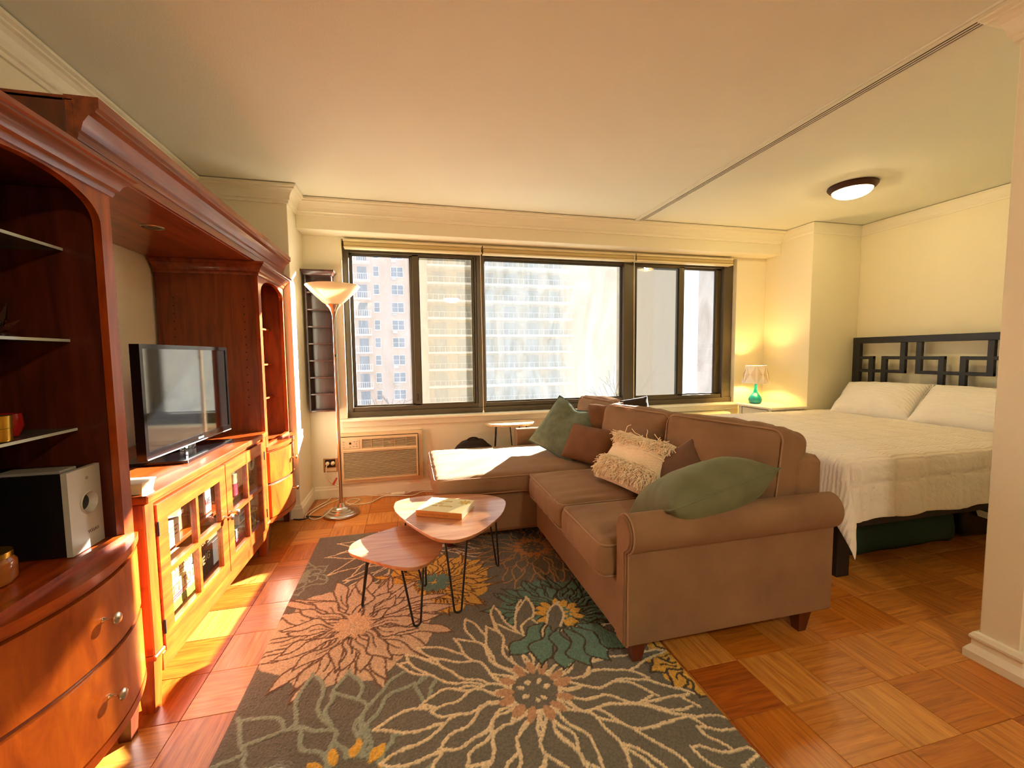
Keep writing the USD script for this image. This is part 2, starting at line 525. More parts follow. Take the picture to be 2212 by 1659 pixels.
def quilt(name, axis, col):
    mat(name, {
        "tc": ("texture_coordinate", {}),
        "w": ("wave_texture", {"wave_type": "bands", "bands_direction": axis, "scale": 16.0, "distortion": 2.2, "detail": 2.0, "detail_scale": 2.0}),
        "n": ("noise_texture", {"scale": 34.0, "detail": 3.0}),
        "m": ("mix_float", {"fac": 0.4}),
        "b": ("bump", {"strength": 0.55, "distance": 0.012}),
        "p": ("principled_bsdf", {"base_color": col, "roughness": 0.85, "specular_ior_level": 0.2, "sheen_weight": 0.2}),
    }, [("tc.object", "w.vector"), ("tc.object", "n.vector"), ("w.fac", "m.a"), ("n.fac", "m.b"), ("m.result", "b.height"), ("b.normal", "p.normal")])


quilt("quilt_cover", "y", C(250, 240, 230))
quilt("quilt_pillow", "x", C(250, 244, 236))
# rug: woven colours come from the mesh
mat("rug_pile", {
    "a": ("attribute", {"attribute": "Col"}),
    "tc": ("texture_coordinate", {}),
    "n": ("noise_texture", {"scale": 130.0, "detail": 3.0}),
    "r": ("map_range", {"from_min": 0.25, "from_max": 0.75, "to_min": 0.72, "to_max": 1.22}),
    "mx": ("mix_color", {"blend_type": "multiply", "fac": 1.0, "use_clamp": False}),
    "b": ("bump", {"strength": 0.7, "distance": 0.012}),
    "p": ("principled_bsdf", {"roughness": 0.95, "specular_ior_level": 0.1, "sheen_weight": 0.15}),
}, [("tc.object", "n.vector"), ("n.fac", "r.value"), ("a.color", "mx.a"), ("r.result", "mx.b"), ("mx.result", "p.base_color"), ("n.fac", "b.height"), ("b.normal", "p.normal")])


def pane(name, trans, film, tint=(1, 1, 1), film_tint=(1, 1, 1), streak=0.35):
    """Dirty window glass: see-through, plus a film that scatters the daylight, smeared and streaked."""
    trans, film = math.sqrt(trans), film * 0.46      # a pane has two faces
    t0, t1 = tuple(trans * c * (1 - 0.12) for c in tint), tuple(min(1, trans * c * 1.08) for c in tint)
    f0, f1 = tuple(film * c * (1 - streak) for c in film_tint), tuple(film * c * (1 + streak) for c in film_tint)
    mat(name, {
        "tc": ("texture_coordinate", {}),
        "mp": ("mapping", {"scale": (5.0, 5.0, 1.6)}),
        "n": ("noise_texture", {"scale": 1.0, "detail": 7.0, "roughness": 0.68, "distortion": 1.6}),
        "rf": ("rgb_ramp", {"ramp": [(0.34, f0), (0.52, tuple((a + b) / 2 for a, b in zip(f0, f1))), (0.70, f1)]}),
        "rt": ("rgb_ramp", {"ramp": [(0.34, t1), (0.70, t0)]}),
        "t": ("transparent_bsdf", {}),
        "s": ("translucent_bsdf", {}),
        "ad": ("add_closure", {}),
        "g": ("glossy_bsdf", {"roughness": 0.02, "color": (1, 1, 1)}),
        "lw": ("layer_weight", {"blend": 0.5}),
        "pw": ("math", {"math_type": "power", "value2": 4.0}),
        "fr": ("math", {"math_type": "multiply_add", "value2": 0.6, "value3": 0.03}),
        "mx": ("mix_closure", {}),
    }, [("tc.object", "mp.vector"), ("mp.vector", "n.vector"), ("n.fac", "rf.fac"), ("n.fac", "rt.fac"), ("rt.color", "t.color"), ("rf.color", "s.color"), ("t.BSDF", "ad.closure1"), ("s.BSDF", "ad.closure2"), ("ad.closure", "mx.closure1"), ("g.BSDF", "mx.closure2"), ("lw.facing", "pw.value1"), ("pw.value", "fr.value1"), ("fr.value", "mx.fac")], surface="mx.closure")


pane("pane_clear", 0.74, 0.018, film_tint=(0.9, 0.95, 1.15), streak=0.6)
pane("pane_cream", 0.48, 0.034, tint=(1.0, 0.95, 0.86), film_tint=(1.0, 0.95, 0.88), streak=0.12)
pane("pane_middle", 0.46, 0.036, film_tint=(0.88, 1.0, 1.12), streak=0.55)
pane("pane_right_cream", 0.05, 0.105, tint=(1.0, 0.95, 0.86), film_tint=(1.0, 0.95, 0.88), streak=0.12)
pane("pane_right", 0.45, 0.040, film_tint=(0.95, 1.0, 1.06), streak=0.4)
mat("cabinet_glass", {"t": ("transparent_bsdf", {"color": (0.93, 0.94, 0.92)}), "g": ("glossy_bsdf", {"roughness": 0.01, "color": (1, 1, 1)}), "lw": ("layer_weight", {"blend": 0.5}), "pw": ("math", {"math_type": "power", "value2": 4.0}), "fr": ("math", {"math_type": "multiply_add", "value2": 0.6, "value3": 0.04}), "mx": ("mix_closure", {})},
    [("t.BSDF", "mx.closure1"), ("g.BSDF", "mx.closure2"), ("lw.facing", "pw.value1"), ("pw.value", "fr.value1"), ("fr.value", "mx.fac")], surface="mx.closure")
mat("shelf_glass", {"t": ("transparent_bsdf", {"color": (0.55, 0.62, 0.6)}), "d": ("diffuse_bsdf", {"color": (0.55, 0.58, 0.55)}), "m0": ("mix_closure", {"fac": 0.12}), "g": ("glossy_bsdf", {"roughness": 0.03, "color": (1, 1, 1)}), "lw": ("layer_weight", {"blend": 0.5}), "pw": ("math", {"math_type": "power", "value2": 4.0}), "fr": ("math", {"math_type": "multiply_add", "value2": 0.6, "value3": 0.04}), "mx": ("mix_closure", {})},
    [("t.BSDF", "m0.closure1"), ("d.BSDF", "m0.closure2"), ("m0.closure", "mx.closure1"), ("g.BSDF", "mx.closure2"), ("lw.facing", "pw.value1"), ("pw.value", "fr.value1"), ("fr.value", "mx.fac")], surface="mx.closure")
mat("shelf_edge", {"p": ("principled_bsdf", {"base_color": C(200, 214, 206), "roughness": 0.15})}, [])
mat("lamp_glass", {"tr": ("translucent_bsdf", {"color": C(250, 236, 205)}), "d": ("principled_bsdf", {"base_color": C(250, 240, 216), "roughness": 0.2}), "m": ("mix_closure", {"fac": 0.55})},
    [("tr.BSDF", "m.closure1"), ("d.BSDF", "m.closure2")], surface="m.closure")
mat("shade_cloth", {"tr": ("translucent_bsdf", {"color": C(250, 240, 225)}), "d": ("diffuse_bsdf", {"color": C(248, 242, 232)}), "m": ("mix_closure", {"fac": 0.88})},
    [("tr.BSDF", "m.closure1"), ("d.BSDF", "m.closure2")], surface="m.closure")
plain("lit_ceiling_bulb", C(250, 230, 180), 0.3, emit=(1.0, 0.92, 0.72), strength=CEILING_LAMP * 9)
mat("lit_diffuser", {"t": ("transparent_bsdf", {"color": C(255, 240, 196)}), "s": ("translucent_bsdf", {"color": C(255, 226, 150)}), "m": ("mix_closure", {"fac": 0.5})}, [("t.BSDF", "m.closure1"), ("s.BSDF", "m.closure2")], surface="m.closure")
plain("added_fill_diffuser", C(250, 230, 180), 0.3, emit=WARM, strength=FILL_LAMP)  # glow of the added fill light
plain("lit_bulb", C(255, 240, 210), 0.3, emit=(1.0, 0.60, 0.18), strength=TABLE_LAMP * 60)
# outdoors
plain("brick_far", C(202, 178, 160), 0.9, var=0.08, vscale=0.4)
plain("brick_pale", C(214, 200, 176), 0.9, var=0.06, vscale=0.4)
plain("concrete_white", C(240, 238, 232), 0.8)
plain("far_glass", C(112, 124, 136), 0.25)
plain("far_frame", C(236, 236, 232), 0.7)
plain("far_hazed", C(186, 184, 176), 0.8)  # lightened, the haze of the window put into the colour
plain("brick_dark", C(66, 54, 52), 0.9, var=0.15, vscale=0.5)
plain("bark", C(120, 104, 84), 0.9)
plain("ground_far", C(150, 140, 120), 0.95)

# ------------------------------------------------------------------ the room
XL, XR, YN, YF, ZC = -1.40, 4.30, -2.60, 3.80, 2.415
WX0, WX1, WZ0, WZ1 = -0.52, 3.36, 0.67, 2.175          # window opening
SX, SY = -0.815, 3.38                                  # chase in the far left corner
PX, PY = 3.72, 3.26                                    # chase in the far right corner
BY, BZ = 3.615, 2.19                                   # dropped beam over the window
QX, QY0, QY1 = 2.13, 0.985, 1.10                       # partition stub by the camera

struct("ceiling", bx(XL - 0.2, XR + 0.2, YN - 0.2, YF + 0.3, ZC, ZC + 0.2, 0), "ceiling_paint")
struct("wall_left", bx(XL - 0.2, XL, YN - 0.2, YF + 0.3, -0.05, ZC, 0), "wall_paint")
struct("wall_right", bx(XR, XR + 0.2, YN - 0.2, YF + 0.3, -0.05, ZC, 0), "wall_paint")
struct("wall_near", bx(XL, XR, YN - 0.2, YN, -0.05, ZC, 0), "wall_paint")
struct("wall_far", prism(Polygon([(XL, -0.05), (XR, -0.05), (XR, ZC), (XL, ZC)], [[(WX0, WZ0), (WX0, WZ1), (WX1, WZ1), (WX1, WZ0)]]), "y", YF, YF + 0.22), "wall_paint")
struct("wall_chase_left", bx(XL, SX, SY, YF, 0, ZC, 0.003), "wall_paint")
struct("wall_chase_right", bx(PX, XR, PY, YF, 0, ZC, 0.003), "wall_paint")
struct("wall_beam_far", bx(SX, PX, BY, YF, BZ, ZC, 0.003), "wall_paint")
struct("wall_partition", bx(QX, XR, QY0, QY1, 0, ZC, 0.004), "wall_paint")

crown = [(0, -0.118), (0.012, -0.118), (0.014, -0.100), (0.024, -0.094), (0.024, -0.085), (0.028, -0.068), (0.038, -0.048), (0.052, -0.034), (0.064, -0.029), (0.064, -0.020), (0.078, -0.014), (0.078, 0), (0, 0)]
zc = ZC - 0.005
struct("trim_1", sweep(crown, [(XL, YN, zc), (XL, SY, zc), (SX, SY, zc), (SX, BY, zc), (PX - 0.012, BY, zc)]), "trim_paint")
thin = [(0, -0.10), (0.006, -0.10), (0.008, -0.088), (0.012, -0.082), (0.012, -0.06), (0.018, -0.02), (0.018, 0), (0, 0)]
struct("trim_2", sweep(thin, [(PX, BY, zc), (PX, PY, zc), (XR, PY, zc), (XR, QY1, zc)]), "trim_paint")
struct("trim_3", sweep(crown, [(XR, QY1, zc), (QX, QY1, zc), (QX, QY0, zc), (XR, QY0, zc), (XR, YN, zc), (XL, YN, zc)]), "trim_paint")
base = [(0, 0), (0.016, 0), (0.016, 0.072), (0.010, 0.084), (0.010, 0.092), (0.004, 0.105), (0, 0.105)]
struct("baseboard_left", sweep(base, [(XL, YN, 0), (XL, SY, 0), (SX, SY, 0), (SX, YF, 0)]), "trim_paint")
struct("baseboard_far", sweep(base, [(SX + 0.016, YF, 0), (PX, YF, 0), (PX, PY, 0), (XR, PY, 0)]), "trim_paint")
struct("baseboard_right", sweep(base, [(XR, PY, 0), (XR, QY1 + 0.04, 0)]), "trim_paint")
fat = [(0, 0), (0.030, 0), (0.030, 0.030), (0.022, 0.044), (0.014, 0.056), (0.014, 0.074), (0.020, 0.082), (0.020, 0.090), (0.012, 0.104), (0, 0.108)]
struct("baseboard_partition", sweep(fat, [(XR, QY1, 0), (QX, QY1, 0), (QX, QY0, 0), (XR, QY0, 0)]), "trim_paint")
struct("baseboard_near", sweep(base, [(XR, QY0 - 0.04, 0), (XR, YN, 0), (XL, YN, 0)]), "trim_paint")

# sliding-door track across the ceiling: a board with ribs left between dark grooves
t = Thing("trim_4", None, None, (2.07, 1.0, ZC), kind="structure")
t.part("track_board", bx(2.030, 2.115, YN + 0.08, BY - 0.08, ZC - 0.006, ZC, 0.001), "track_groove")
for x0, x1 in ((2.026, 2.031), (2.035, 2.062), (2.074, 2.079), (2.090, 2.095), (2.105, 2.110)):
    t.part("track_rib", bx(x0, x1, YN + 0.08, BY - 0.078, ZC - 0.010, ZC, 0.0015), "ceiling_paint")

# parquet floor of square blocks, grain turning by a quarter from block to block
rnd = random.Random(11)
floor = put("/World", "floor", bx(XL, XR, YN, YF, -0.05, -0.010, 0), "subfloor", kind="structure")
BXP, BYP, FX0, FY0 = 0.2215, 0.2235, -0.773, 1.103
fwd = -ax[2]


def project(p):
    d = np.asarray(p, float) - np.array(EYE)
    q = d @ np.stack(ax, 1)
    return 1106 - FPX * q[0] / q[2], 829.5 + FPX * q[1] / q[2], -q[2]


RUG = (-0.603, 0.985, 0.52, 2.945)
show, rest = [], []
for i in range(-3, 24):
    for j in range(-17, 13):
        x0, y0 = FX0 + i * BXP, FY0 + j * BYP
        x1, y1 = min(x0 + BXP, XR), min(y0 + BYP, YF)
        x0, y0 = max(x0, XL), max(y0, YN)
        if x1 - x0 < 0.01 or y1 - y0 < 0.01:
            continue
        tone = rnd.choices("abcd", (4, 4, 2.4, 2.6))[0]
        grain = "x" if (i + j) % 2 == 0 else "y"
        if grain == "y" and tone == "c":
            tone = "a" if rnd.random() < 0.6 else tone  # lighter y-grain stands in for light catching the grain
        cx, cy = (x0 + x1) / 2, (y0 + y1) / 2
        dz = rnd.uniform(-0.0005, 0.0)
        m = bx(x0 + 0.0006, x1 - 0.0006, y0 + 0.0006, y1 - 0.0006, -0.010, dz, 0.0012)
        ok = False
        if cy > 0.2:
            u, v, d = project((cx, cy, 0))
            hid = RUG[0] + .12 < cx < RUG[1] - .12 and RUG[2] + .12 < cy < RUG[3] - .12
            hid |= cx < -0.98 or (cx > 2.25 and cy < 0.95) or (cx > 2.6 and cy > 2.6) or (1.0 < cx < 1.6 and cy > 1.6)
            ok = -60 < u < 2270 and v < 1720 and not hid
        (show if ok else rest).append((((x1 - x0) * (y1 - y0) / d ** 3) if ok else 0, m, f"oak_{grain}_{tone}"))
show.sort(key=lambda q: -q[0])
for a, m, k in show[:295]:
    put(floor, "parquet_block", m, k)
rest += show[295:]
for k in sorted({q[2] for q in rest}):
    put(floor, "parquet", [q[1] for q in rest if q[2] == k], k, kind="stuff")

# the window: bronze frame, a fixed middle light between two sliders
ZB, ZT = 0.76, 2.085
w = Thing("window_1", None, None, (1.42, 3.9, WZ0), kind="structure")
w.part("sill_rail", cat(bx(WX0, WX1, 3.835, 3.95, 0.675, 0.722), bx(WX0, WX1, 3.862, 3.95, 0.722, ZB)), "window_metal")
w.part("head_rail", cat(bx(WX0, WX1, 3.85, 3.95, 2.125, 2.175), bx(WX0, WX1, 3.868, 3.95, ZT, 2.125)), "window_metal")
w.part("jamb", bx(WX0, -0.475, 3.85, 3.95, 0.722, 2.125), "window_metal")
w.part("jamb", bx(3.25, WX1, 3.85, 3.95, 0.722, 2.125), "window_metal")
w.part("mullion", cat(bx(0.62, 0.69, 3.85, 3.95, 0.722, 2.125), bx(0.59, 0.615, 3.87, 3.95, 0.722, 2.125)), "window_metal")
w.part("mullion", cat(bx(2.09, 2.16, 3.85, 3.95, 0.722, 2.125), bx(2.166, 2.235, 3.87, 3.95, 0.722, 2.125)), "window_metal")


def sash(x0, x1, y, l, r, mat_pane, zb=ZB, zt=ZT):
    s = w.part("sash", cat(bx(x0, x0 + l, y, y + 0.028, zb - 0.02, zt + 0.02), bx(x1 - r, x1, y, y + 0.028, zb - 0.02, zt + 0.02), bx(x0, x1, y, y + 0.028, zb - 0.03, zb + 0.012), bx(x0, x1, y, y + 0.028, zt - 0.012, zt + 0.03)), "window_metal")
    w.sub(s, "seal", cat(bx(x0 + l, x0 + l + 0.006, y + 0.004, y + 0.024, zb, zt), bx(x1 - r - 0.006, x1 - r, y + 0.004, y + 0.024, zb, zt), bx(x0 + l, x1 - r, y + 0.004, y + 0.024, zt - 0.018, zt - 0.012)), "window_seal")
    w.sub(s, "glass_pane", bx(x0 + l + 0.001, x1 - r - 0.001, y + 0.011, y + 0.017, zb + 0.008, zt - 0.008, 0), mat_pane)


sash(-0.475, 0.085, 3.905, 0.02, 0.055, "pane_clear")
sash(0.05, 0.60, 3.870, 0.055, 0.02, "pane_cream")
sash(0.685, 2.095, 3.892, 0.012, 0.012, "pane_middle")
sash(2.225, 2.785, 3.870, 0.015, 0.06, "pane_right_cream")
sash(2.75, 3.255, 3.905, 0.045, 0.06, "pane_right")
w.part("sash_latch", bx(0.062, 0.078, 3.855, 3.872, 0.80, 0.86, 0.003), "window_seal")
struct("window_sill", bx(-0.575, 3.42, 3.745, 3.86, 0.652, 0.674, 0.004), "white_paint")
struct("window_apron", cat(bx(-0.56, 3.40, 3.785, 3.80, 0.605, 0.652, 0.003), bx(-0.56, 3.40, 3.779, 3.80, 0.60, 0.612, 0.003)), "trim_paint")

for k, (x0, x1, cord, lab) in enumerate(((-0.50, 0.655, 0.642, "rolled-up ochre window blind over the left slider, white cord at its right end"),
                                        (0.665, 2.165, 2.150, "rolled-up ochre window blind over the wide middle pane, the longest of the three"),
                                        (2.175, 3.285, None, "rolled-up ochre window blind over the right slider, no cord hanging"))):
    b = Thing("window_blind", lab, "window blind", ((x0 + x1) / 2, 3.80, 2.165), group="rolled-up blinds along the window head")
    b.part("head_rail", bx(x0, x1, 3.765, 3.84, 2.150, 2.170), "blind_rail")
    roll = Polygon([(3.772, 2.150), (3.835, 2.150), (3.835, 2.112), (3.772, 2.112), (3.764, 2.120), (3.764, 2.142)])
    b.part("rolled_fabric", prism(roll, "x", x0 + 0.004, x1 - 0.004), "blind_fabric", label="ochre fabric rolled tight")
    b.part("bottom_rail", bx(x0 + 0.002, x1 - 0.002, 3.762, 3.838, 2.099, 2.112), "blind_rail")
    if cord:
        zs = np.linspace(2.15, 0.70, 16)
        b.part("pull_cord", tube([(cord + 0.004 * math.sin(q * 2), 3.758, q) for q in zs], 0.0028, 6), "cord_white")
        b.part("tassel", lathe([(0, 0), (0.008, 0.002), (0.009, 0.012), (0.004, 0.03), (0, 0.032)], 12, (cord + 0.004 * math.sin(1.4), 3.758, 0.672)), "cord_white", True)

# convector cover under the right half of the window
r = Thing("radiator_cover", "long cream radiator cover under the right half of the window", "radiator", (2.25, 3.72, 0))
prof = Polygon([(3.778, 0), (3.665, 0), (3.665, 0.555), (3.672, 0.575), (3.69, 0.588), (3.778, 0.588)])
r.part("body", prism(prof, "x", 1.28, 3.22), "radiator_paint", 30)
r.part("front_panel", bx(1.34, 3.16, 3.657, 3.667, 0.13, 0.50, 0.004), "radiator_paint")
r.part("louvre", [bx(1.34, 3.16, 3.658, 3.668, z, z + 0.006, 0.002) for z in (0.518, 0.530, 0.542)], "vent_dark", kind="stuff")

# ------------------------------------------------------------------ air conditioner
a = Thing("air_conditioner", "cream through-wall air conditioner under the left window slider", "air conditioner", (-0.25, 3.78, 0.12))
a.part("sleeve_frame", prism(Polygon([(-0.603, 0.122), (0.095, 0.122), (0.095, 0.553), (-0.603, 0.553)], [[(-0.580, 0.15), (-0.580, 0.526), (0.064, 0.526), (0.064, 0.15)]]), "y", 3.765, 3.80), "ivory_plastic")
a.part("housing", bx(-0.574, 0.056, 3.772, 3.80, 0.153, 0.520, 0.003), "vent_dark")
a.part("front_panel", prism(Polygon([(-0.574, 0.153), (0.056, 0.153), (0.056, 0.520), (-0.574, 0.520)], [[(-0.556, 0.168), (-0.556, 0.395), (0.042, 0.395), (0.042, 0.168)], [(-0.405, 0.424), (-0.405, 0.500), (0.042, 0.500), (0.042, 0.424)]]), "y", 3.745, 3.775), "ivory_plastic")
a.part("panel_lip", bx(-0.574, 0.056, 3.740, 3.748, 0.403, 0.411, 0.003), "ivory_plastic")
n = 20
a.part("grille_slat", [bx(-0.557, 0.043, 3.748, 3.768, 0.172 + k * 0.0114, 0.172 + k * 0.0114 + 0.0048, 0.001) for k in range(n)], "ivory_slat", kind="stuff")
a.part("louvre_slat", [bx(-0.406, 0.043, 3.750, 3.768, 0.428 + k * 0.0090, 0.428 + k * 0.0090 + 0.0042, 0.001) for k in range(8)], "ivory_slat", kind="stuff")
for k in range(4):
    a.part("louvre_rib", bx(-0.331 + k * 0.096, -0.327 + k * 0.096, 3.746, 3.762, 0.424, 0.500, 0.001), "ivory_plastic")
a.part("louvre_tab", bx(-0.19, -0.165, 3.741, 3.752, 0.456, 0.466, 0.002), "ivory_plastic")
cp = a.part("control_panel", bx(-0.562, -0.425, 3.741, 3.748, 0.425, 0.497, 0.002), "ivory_slat", label="control panel with small display and buttons")
a.sub(cp, "display", bx(-0.507, -0.491, 3.7395, 3.742, 0.463, 0.479, 0.0005), "vent_dark")
for bx_, bz in ((-0.55, 0.484), (-0.55, 0.462), (-0.55, 0.44), (-0.50, 0.44), (-0.472, 0.444), (-0.448, 0.444), (-0.465, 0.483), (-0.445, 0.483), (-0.45, 0.465)):
    a.sub(cp, "button", bx(bx_ - 0.005, bx_ + 0.005, 3.7395, 3.742, bz - 0.003, bz + 0.003, 0.001), "grey_plastic")

# ------------------------------------------------------------------ wall unit: two towers, bridge, console
FXF = -0.86            # face of the towers


def knob(t, parent, x, y, z):
    prof = [(0, 0), (0.007, 0), (0.007, 0.003), (0.004, 0.006), (0.0035, 0.020), (0.006, 0.024), (0.013, 0.028), (0.015, 0.033), (0.012, 0.038), (0, 0.040)]
    m = lathe(prof, 20)
    T = frame((x, y, z), (1, 0, 0))
    t.sub(parent, "knob", moved(m, T), "nickel", 50, label="nickel mushroom knob")


def tower(y0, y1, label, group):
    yc, hw = (y0 + y1) / 2, (y1 - y0) / 2
    t = Thing("display_cabinet", label, "cabinet", (-1.12, yc, 0), group=group)
    bow = lambda y, off=0.0: FXF + off + 0.062 * (1 - ((y - yc) / hw) ** 2)
    t.part("side_panel", bx(XL + 0.015, FXF - 0.02, y0, y0 + 0.02, 0.645, 1.70), "cherry_shaded" if y0 > 2 else "cherry_dark")
    t.part("side_panel", bx(XL + 0.015, FXF - 0.02, y1 - 0.02, y1, 0.645, 1.70), "cherry_shaded" if y0 > 2 else "cherry_dark")
    t.part("back_panel", bx(XL + 0.016, XL + 0.028, y0 + 0.02, y1 - 0.02, 0.645, 1.70), "cherry_dark" if y0 > 2 else "cabinet_back_shaded")  # near cabinet gets darker panels, its interior shade put into the colour
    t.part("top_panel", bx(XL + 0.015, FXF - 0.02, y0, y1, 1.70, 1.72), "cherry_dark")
    # face frame with an arched opening
    n = 24
    arch = [(y0 + 0.045, 0.668)] + [(yc - (hw - 0.045) * math.cos(math.pi * k / n), 1.585 + 0.10 * math.sin(math.pi * k / n) ** 0.8) for k in range(n + 1)] + [(y1 - 0.045, 0.668)]
    t.part("face_frame", prism(Polygon([(y0, 0.655), (y1, 0.655), (y1, 1.712), (y0, 1.712)], [arch]), "x", FXF - 0.02, FXF), "cherry")
    corn = [(0, 1.690), (0.006, 1.690), (0.010, 1.700), (0.010, 1.706), (0.018, 1.712), (0.024, 1.726), (0.036, 1.738), (0.044, 1.742), (0.044, 1.748), (0.052, 1.752), (0.052, 1.764), (-0.02, 1.764), (-0.02, 1.72), (0, 1.72)]
    t.part("cornice", sweep(corn, [(XL + 0.015, y1), (FXF, y1), (FXF, y0), (XL + 0.015, y0)][::-1] if False else [(XL + 0.015, y0), (FXF, y0), (FXF, y1), (XL + 0.015, y1)]), "cherry_shaded_y", 25)
    # bowed base
    ys = np.linspace(y0, y1, 25)

    def plan(off, back=XL + 0.015, ya=y0, yb=y1):
        q = np.linspace(ya, yb, 25)
        return Polygon([(back, ya)] + [(bow(y, off), y) for y in q] + [(back, yb)])

    t.part("carcass", prism(plan(-0.014), "z", 0.185, 0.625), "cherry")
    t.part("ledge", prism(plan(0.010, ya=y0 - 0.004, yb=y1 + 0.004), "z", 0.632, 0.656), "cherry_y", 20, label="bowed ledge over the drawers")
    t.part("ledge_moulding", prism(plan(0.0), "z", 0.622, 0.634), "cherry_y", 20)
    t.part("base_moulding", prism(plan(0.006), "z", 0.178, 0.204), "cherry_y", 20)
    for z0, z1 in ((0.428, 0.616), (0.210, 0.412)):
        q = np.linspace(y0 + 0.012, y1 - 0.012, 25)
        slab = Polygon([(bow(y, 0.006), y) for y in q] + [(bow(y, -0.018), y) for y in q[::-1]])
        d = t.part("drawer", prism(slab, "z", z0, z1), "cherry_drawer", 20)
        knob(t, d, bow(yc, 0.004), yc, (z0 + z1) / 2 + 0.004)
    t.part("drawer_rail", prism(plan(-0.002), "z", 0.4145, 0.4255), "cherry_dark", 20)
    for x in (FXF - 0.065, XL + 0.03):
        for y in (y0 + 0.005, y1 - 0.055):
            leg = hull([(x, y, 0.18), (x + 0.055, y, 0.18), (x, y + 0.05, 0.18), (x + 0.055, y + 0.05, 0.18), (x + 0.008, y + 0.008, 0), (x + 0.042, y + 0.008, 0), (x + 0.008, y + 0.042, 0), (x + 0.042, y + 0.042, 0)])
            t.part("leg", leg, "cherry_dark")
    return t


LT = tower(1.01, 1.55, "cherry display cabinet nearest the camera, with arched opening and glass shelves", "matching cherry display cabinets")
for z in (1.528, 1.264, 1.000):
    s = LT.part("glass_shelf", bx(XL + 0.03, -0.972, 1.032, 1.528, z - 0.008, z, 0.0), "shelf_glass")
    LT.sub(s, "shelf_edge", bx(-0.972, -0.9705, 1.032, 1.528, z - 0.008, z, 0.0), "shelf_edge")
RT = tower(2.83, 3.37, "cherry display cabinet at the window end, with empty shelves and two bowed drawers", "matching cherry display cabinets")
for z in (1.40, 1.16, 0.93):
    RT.part("shelf", bx(XL + 0.03, -0.95, 2.852, 3.348, z - 0.012, z, 0.001), "cherry_y")
# shelf-pin holes on the near side of the far cabinet
RT.part("pin_hole", [trimesh.creation.cylinder(0.0035, 0.002, 8, transform=trimesh.transformations.translation_matrix((x, 2.8295, z)) @ trimesh.transformations.rotation_matrix(math.pi / 2, [1, 0, 0])) for x in (-1.30, -0.94) for z in np.arange(0.92, 1.56, 0.045)], "dark_gap", kind="stuff")

b = Thing("bridge_shelf", "cherry bridge with deep cornice spanning the two display cabinets", "cabinet", (-1.12, 2.4, 1.766))
b.part("bottom_panel", bx(XL + 0.015, FXF - 0.012, 1.43, 3.36, 1.766, 1.788), "cherry_shaded_y")
b.part("fascia", bx(FXF - 0.02, FXF, 1.43, 3.36, 1.768, 1.905), "cherry_shaded_y")
b.part("end_panel", bx(XL + 0.015, FXF - 0.02, 1.43, 1.45, 1.788, 1.905), "cherry_dark")
b.part("end_panel", bx(XL + 0.015, FXF - 0.02, 3.34, 3.36, 1.788, 1.905), "cherry_dark")
b.part("top_panel", bx(XL + 0.015, FXF - 0.02, 1.43, 3.36, 1.895, 1.912), "cherry_shaded_y")
corn = [(0, 1.800), (0.005, 1.800), (0.008, 1.812), (0.008, 1.818), (0.014, 1.824), (0.020, 1.846), (0.034, 1.866), (0.050, 1.874), (0.050, 1.880), (0.058, 1.886), (0.058, 1.914), (-0.02, 1.914), (-0.02, 1.90), (0, 1.90)]
b.part("cornice", sweep(corn, [(FXF, 1.43), (FXF, 3.36)]), "cherry_shaded_y", 25)
pk = b.part("puck_light", cat(lathe([(0.030, 0), (0.040, -0.002), (0.042, 0.0), (0.040, 0.004), (0.026, 0.005)], 28, (-1.05, 2.16, 1.764)), lathe([(0, 0.003), (0.028, 0.002), (0.028, 0.004), (0, 0.005)], 28, (-1.05, 2.16, 1.7605))), "nickel", 40, label="recessed nickel puck light in the underside")

c = Thing("media_console", "cherry media console with four-light glass doors under the television", "media console", (-1.12, 2.21, 0))
CY0, CY1, CF = 1.60, 2.815, -0.862
c.part("worktop", bx(XL + 0.012, -0.842, CY0 - 0.005, CY1 + 0.005, 0.728, 0.755, 0.004), "cherry_y")
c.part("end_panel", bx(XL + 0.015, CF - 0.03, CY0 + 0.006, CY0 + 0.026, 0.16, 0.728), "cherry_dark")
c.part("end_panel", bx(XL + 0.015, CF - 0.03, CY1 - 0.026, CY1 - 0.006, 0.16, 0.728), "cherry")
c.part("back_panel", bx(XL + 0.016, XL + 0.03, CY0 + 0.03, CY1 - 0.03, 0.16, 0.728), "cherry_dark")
c.part("bottom_panel", bx(XL + 0.03, CF - 0.03, CY0 + 0.026, CY1 - 0.026, 0.165, 0.185), "cherry_y")
c.part("shelf", bx(XL + 0.03, CF - 0.06, CY0 + 0.026, CY1 - 0.026, 0.452, 0.470), "cherry_y", label="inner shelf behind the doors")
for y in (CY0, CY1 - 0.055):
    c.part("post", cat(bx(CF - 0.055, CF + 0.006, y, y + 0.055, 0.205, 0.728, 0.004), bx(CF - 0.059, CF + 0.011, y - 0.004, y + 0.059, 0.188, 0.206, 0.004),
                       hull([(CF - 0.053 + i * 0.055, y + 0.002 + j * 0.05, 0.19) for i in (0, 1) for j in (0, 1)] + [(CF - 0.045 + i * 0.038, y + 0.008 + j * 0.036, 0.0) for i in (0, 1) for j in (0, 1)])), "cherry")
    c.part("leg", hull([(XL + 0.03 + i * 0.05, y + j * 0.05, 0.19) for i in (0, 1) for j in (0, 1)] + [(XL + 0.035 + i * 0.036, y + 0.007 + j * 0.036, 0) for i in (0, 1) for j in (0, 1)]), "cherry_dark")
c.part("top_rail", bx(CF - 0.03, CF - 0.004, CY0 + 0.055, CY1 - 0.055, 0.708, 0.728), "cherry_y")
c.part("apron", bx(CF - 0.024, CF + 0.001, CY0 + 0.055, CY1 - 0.055, 0.115, 0.178), "cherry_y")
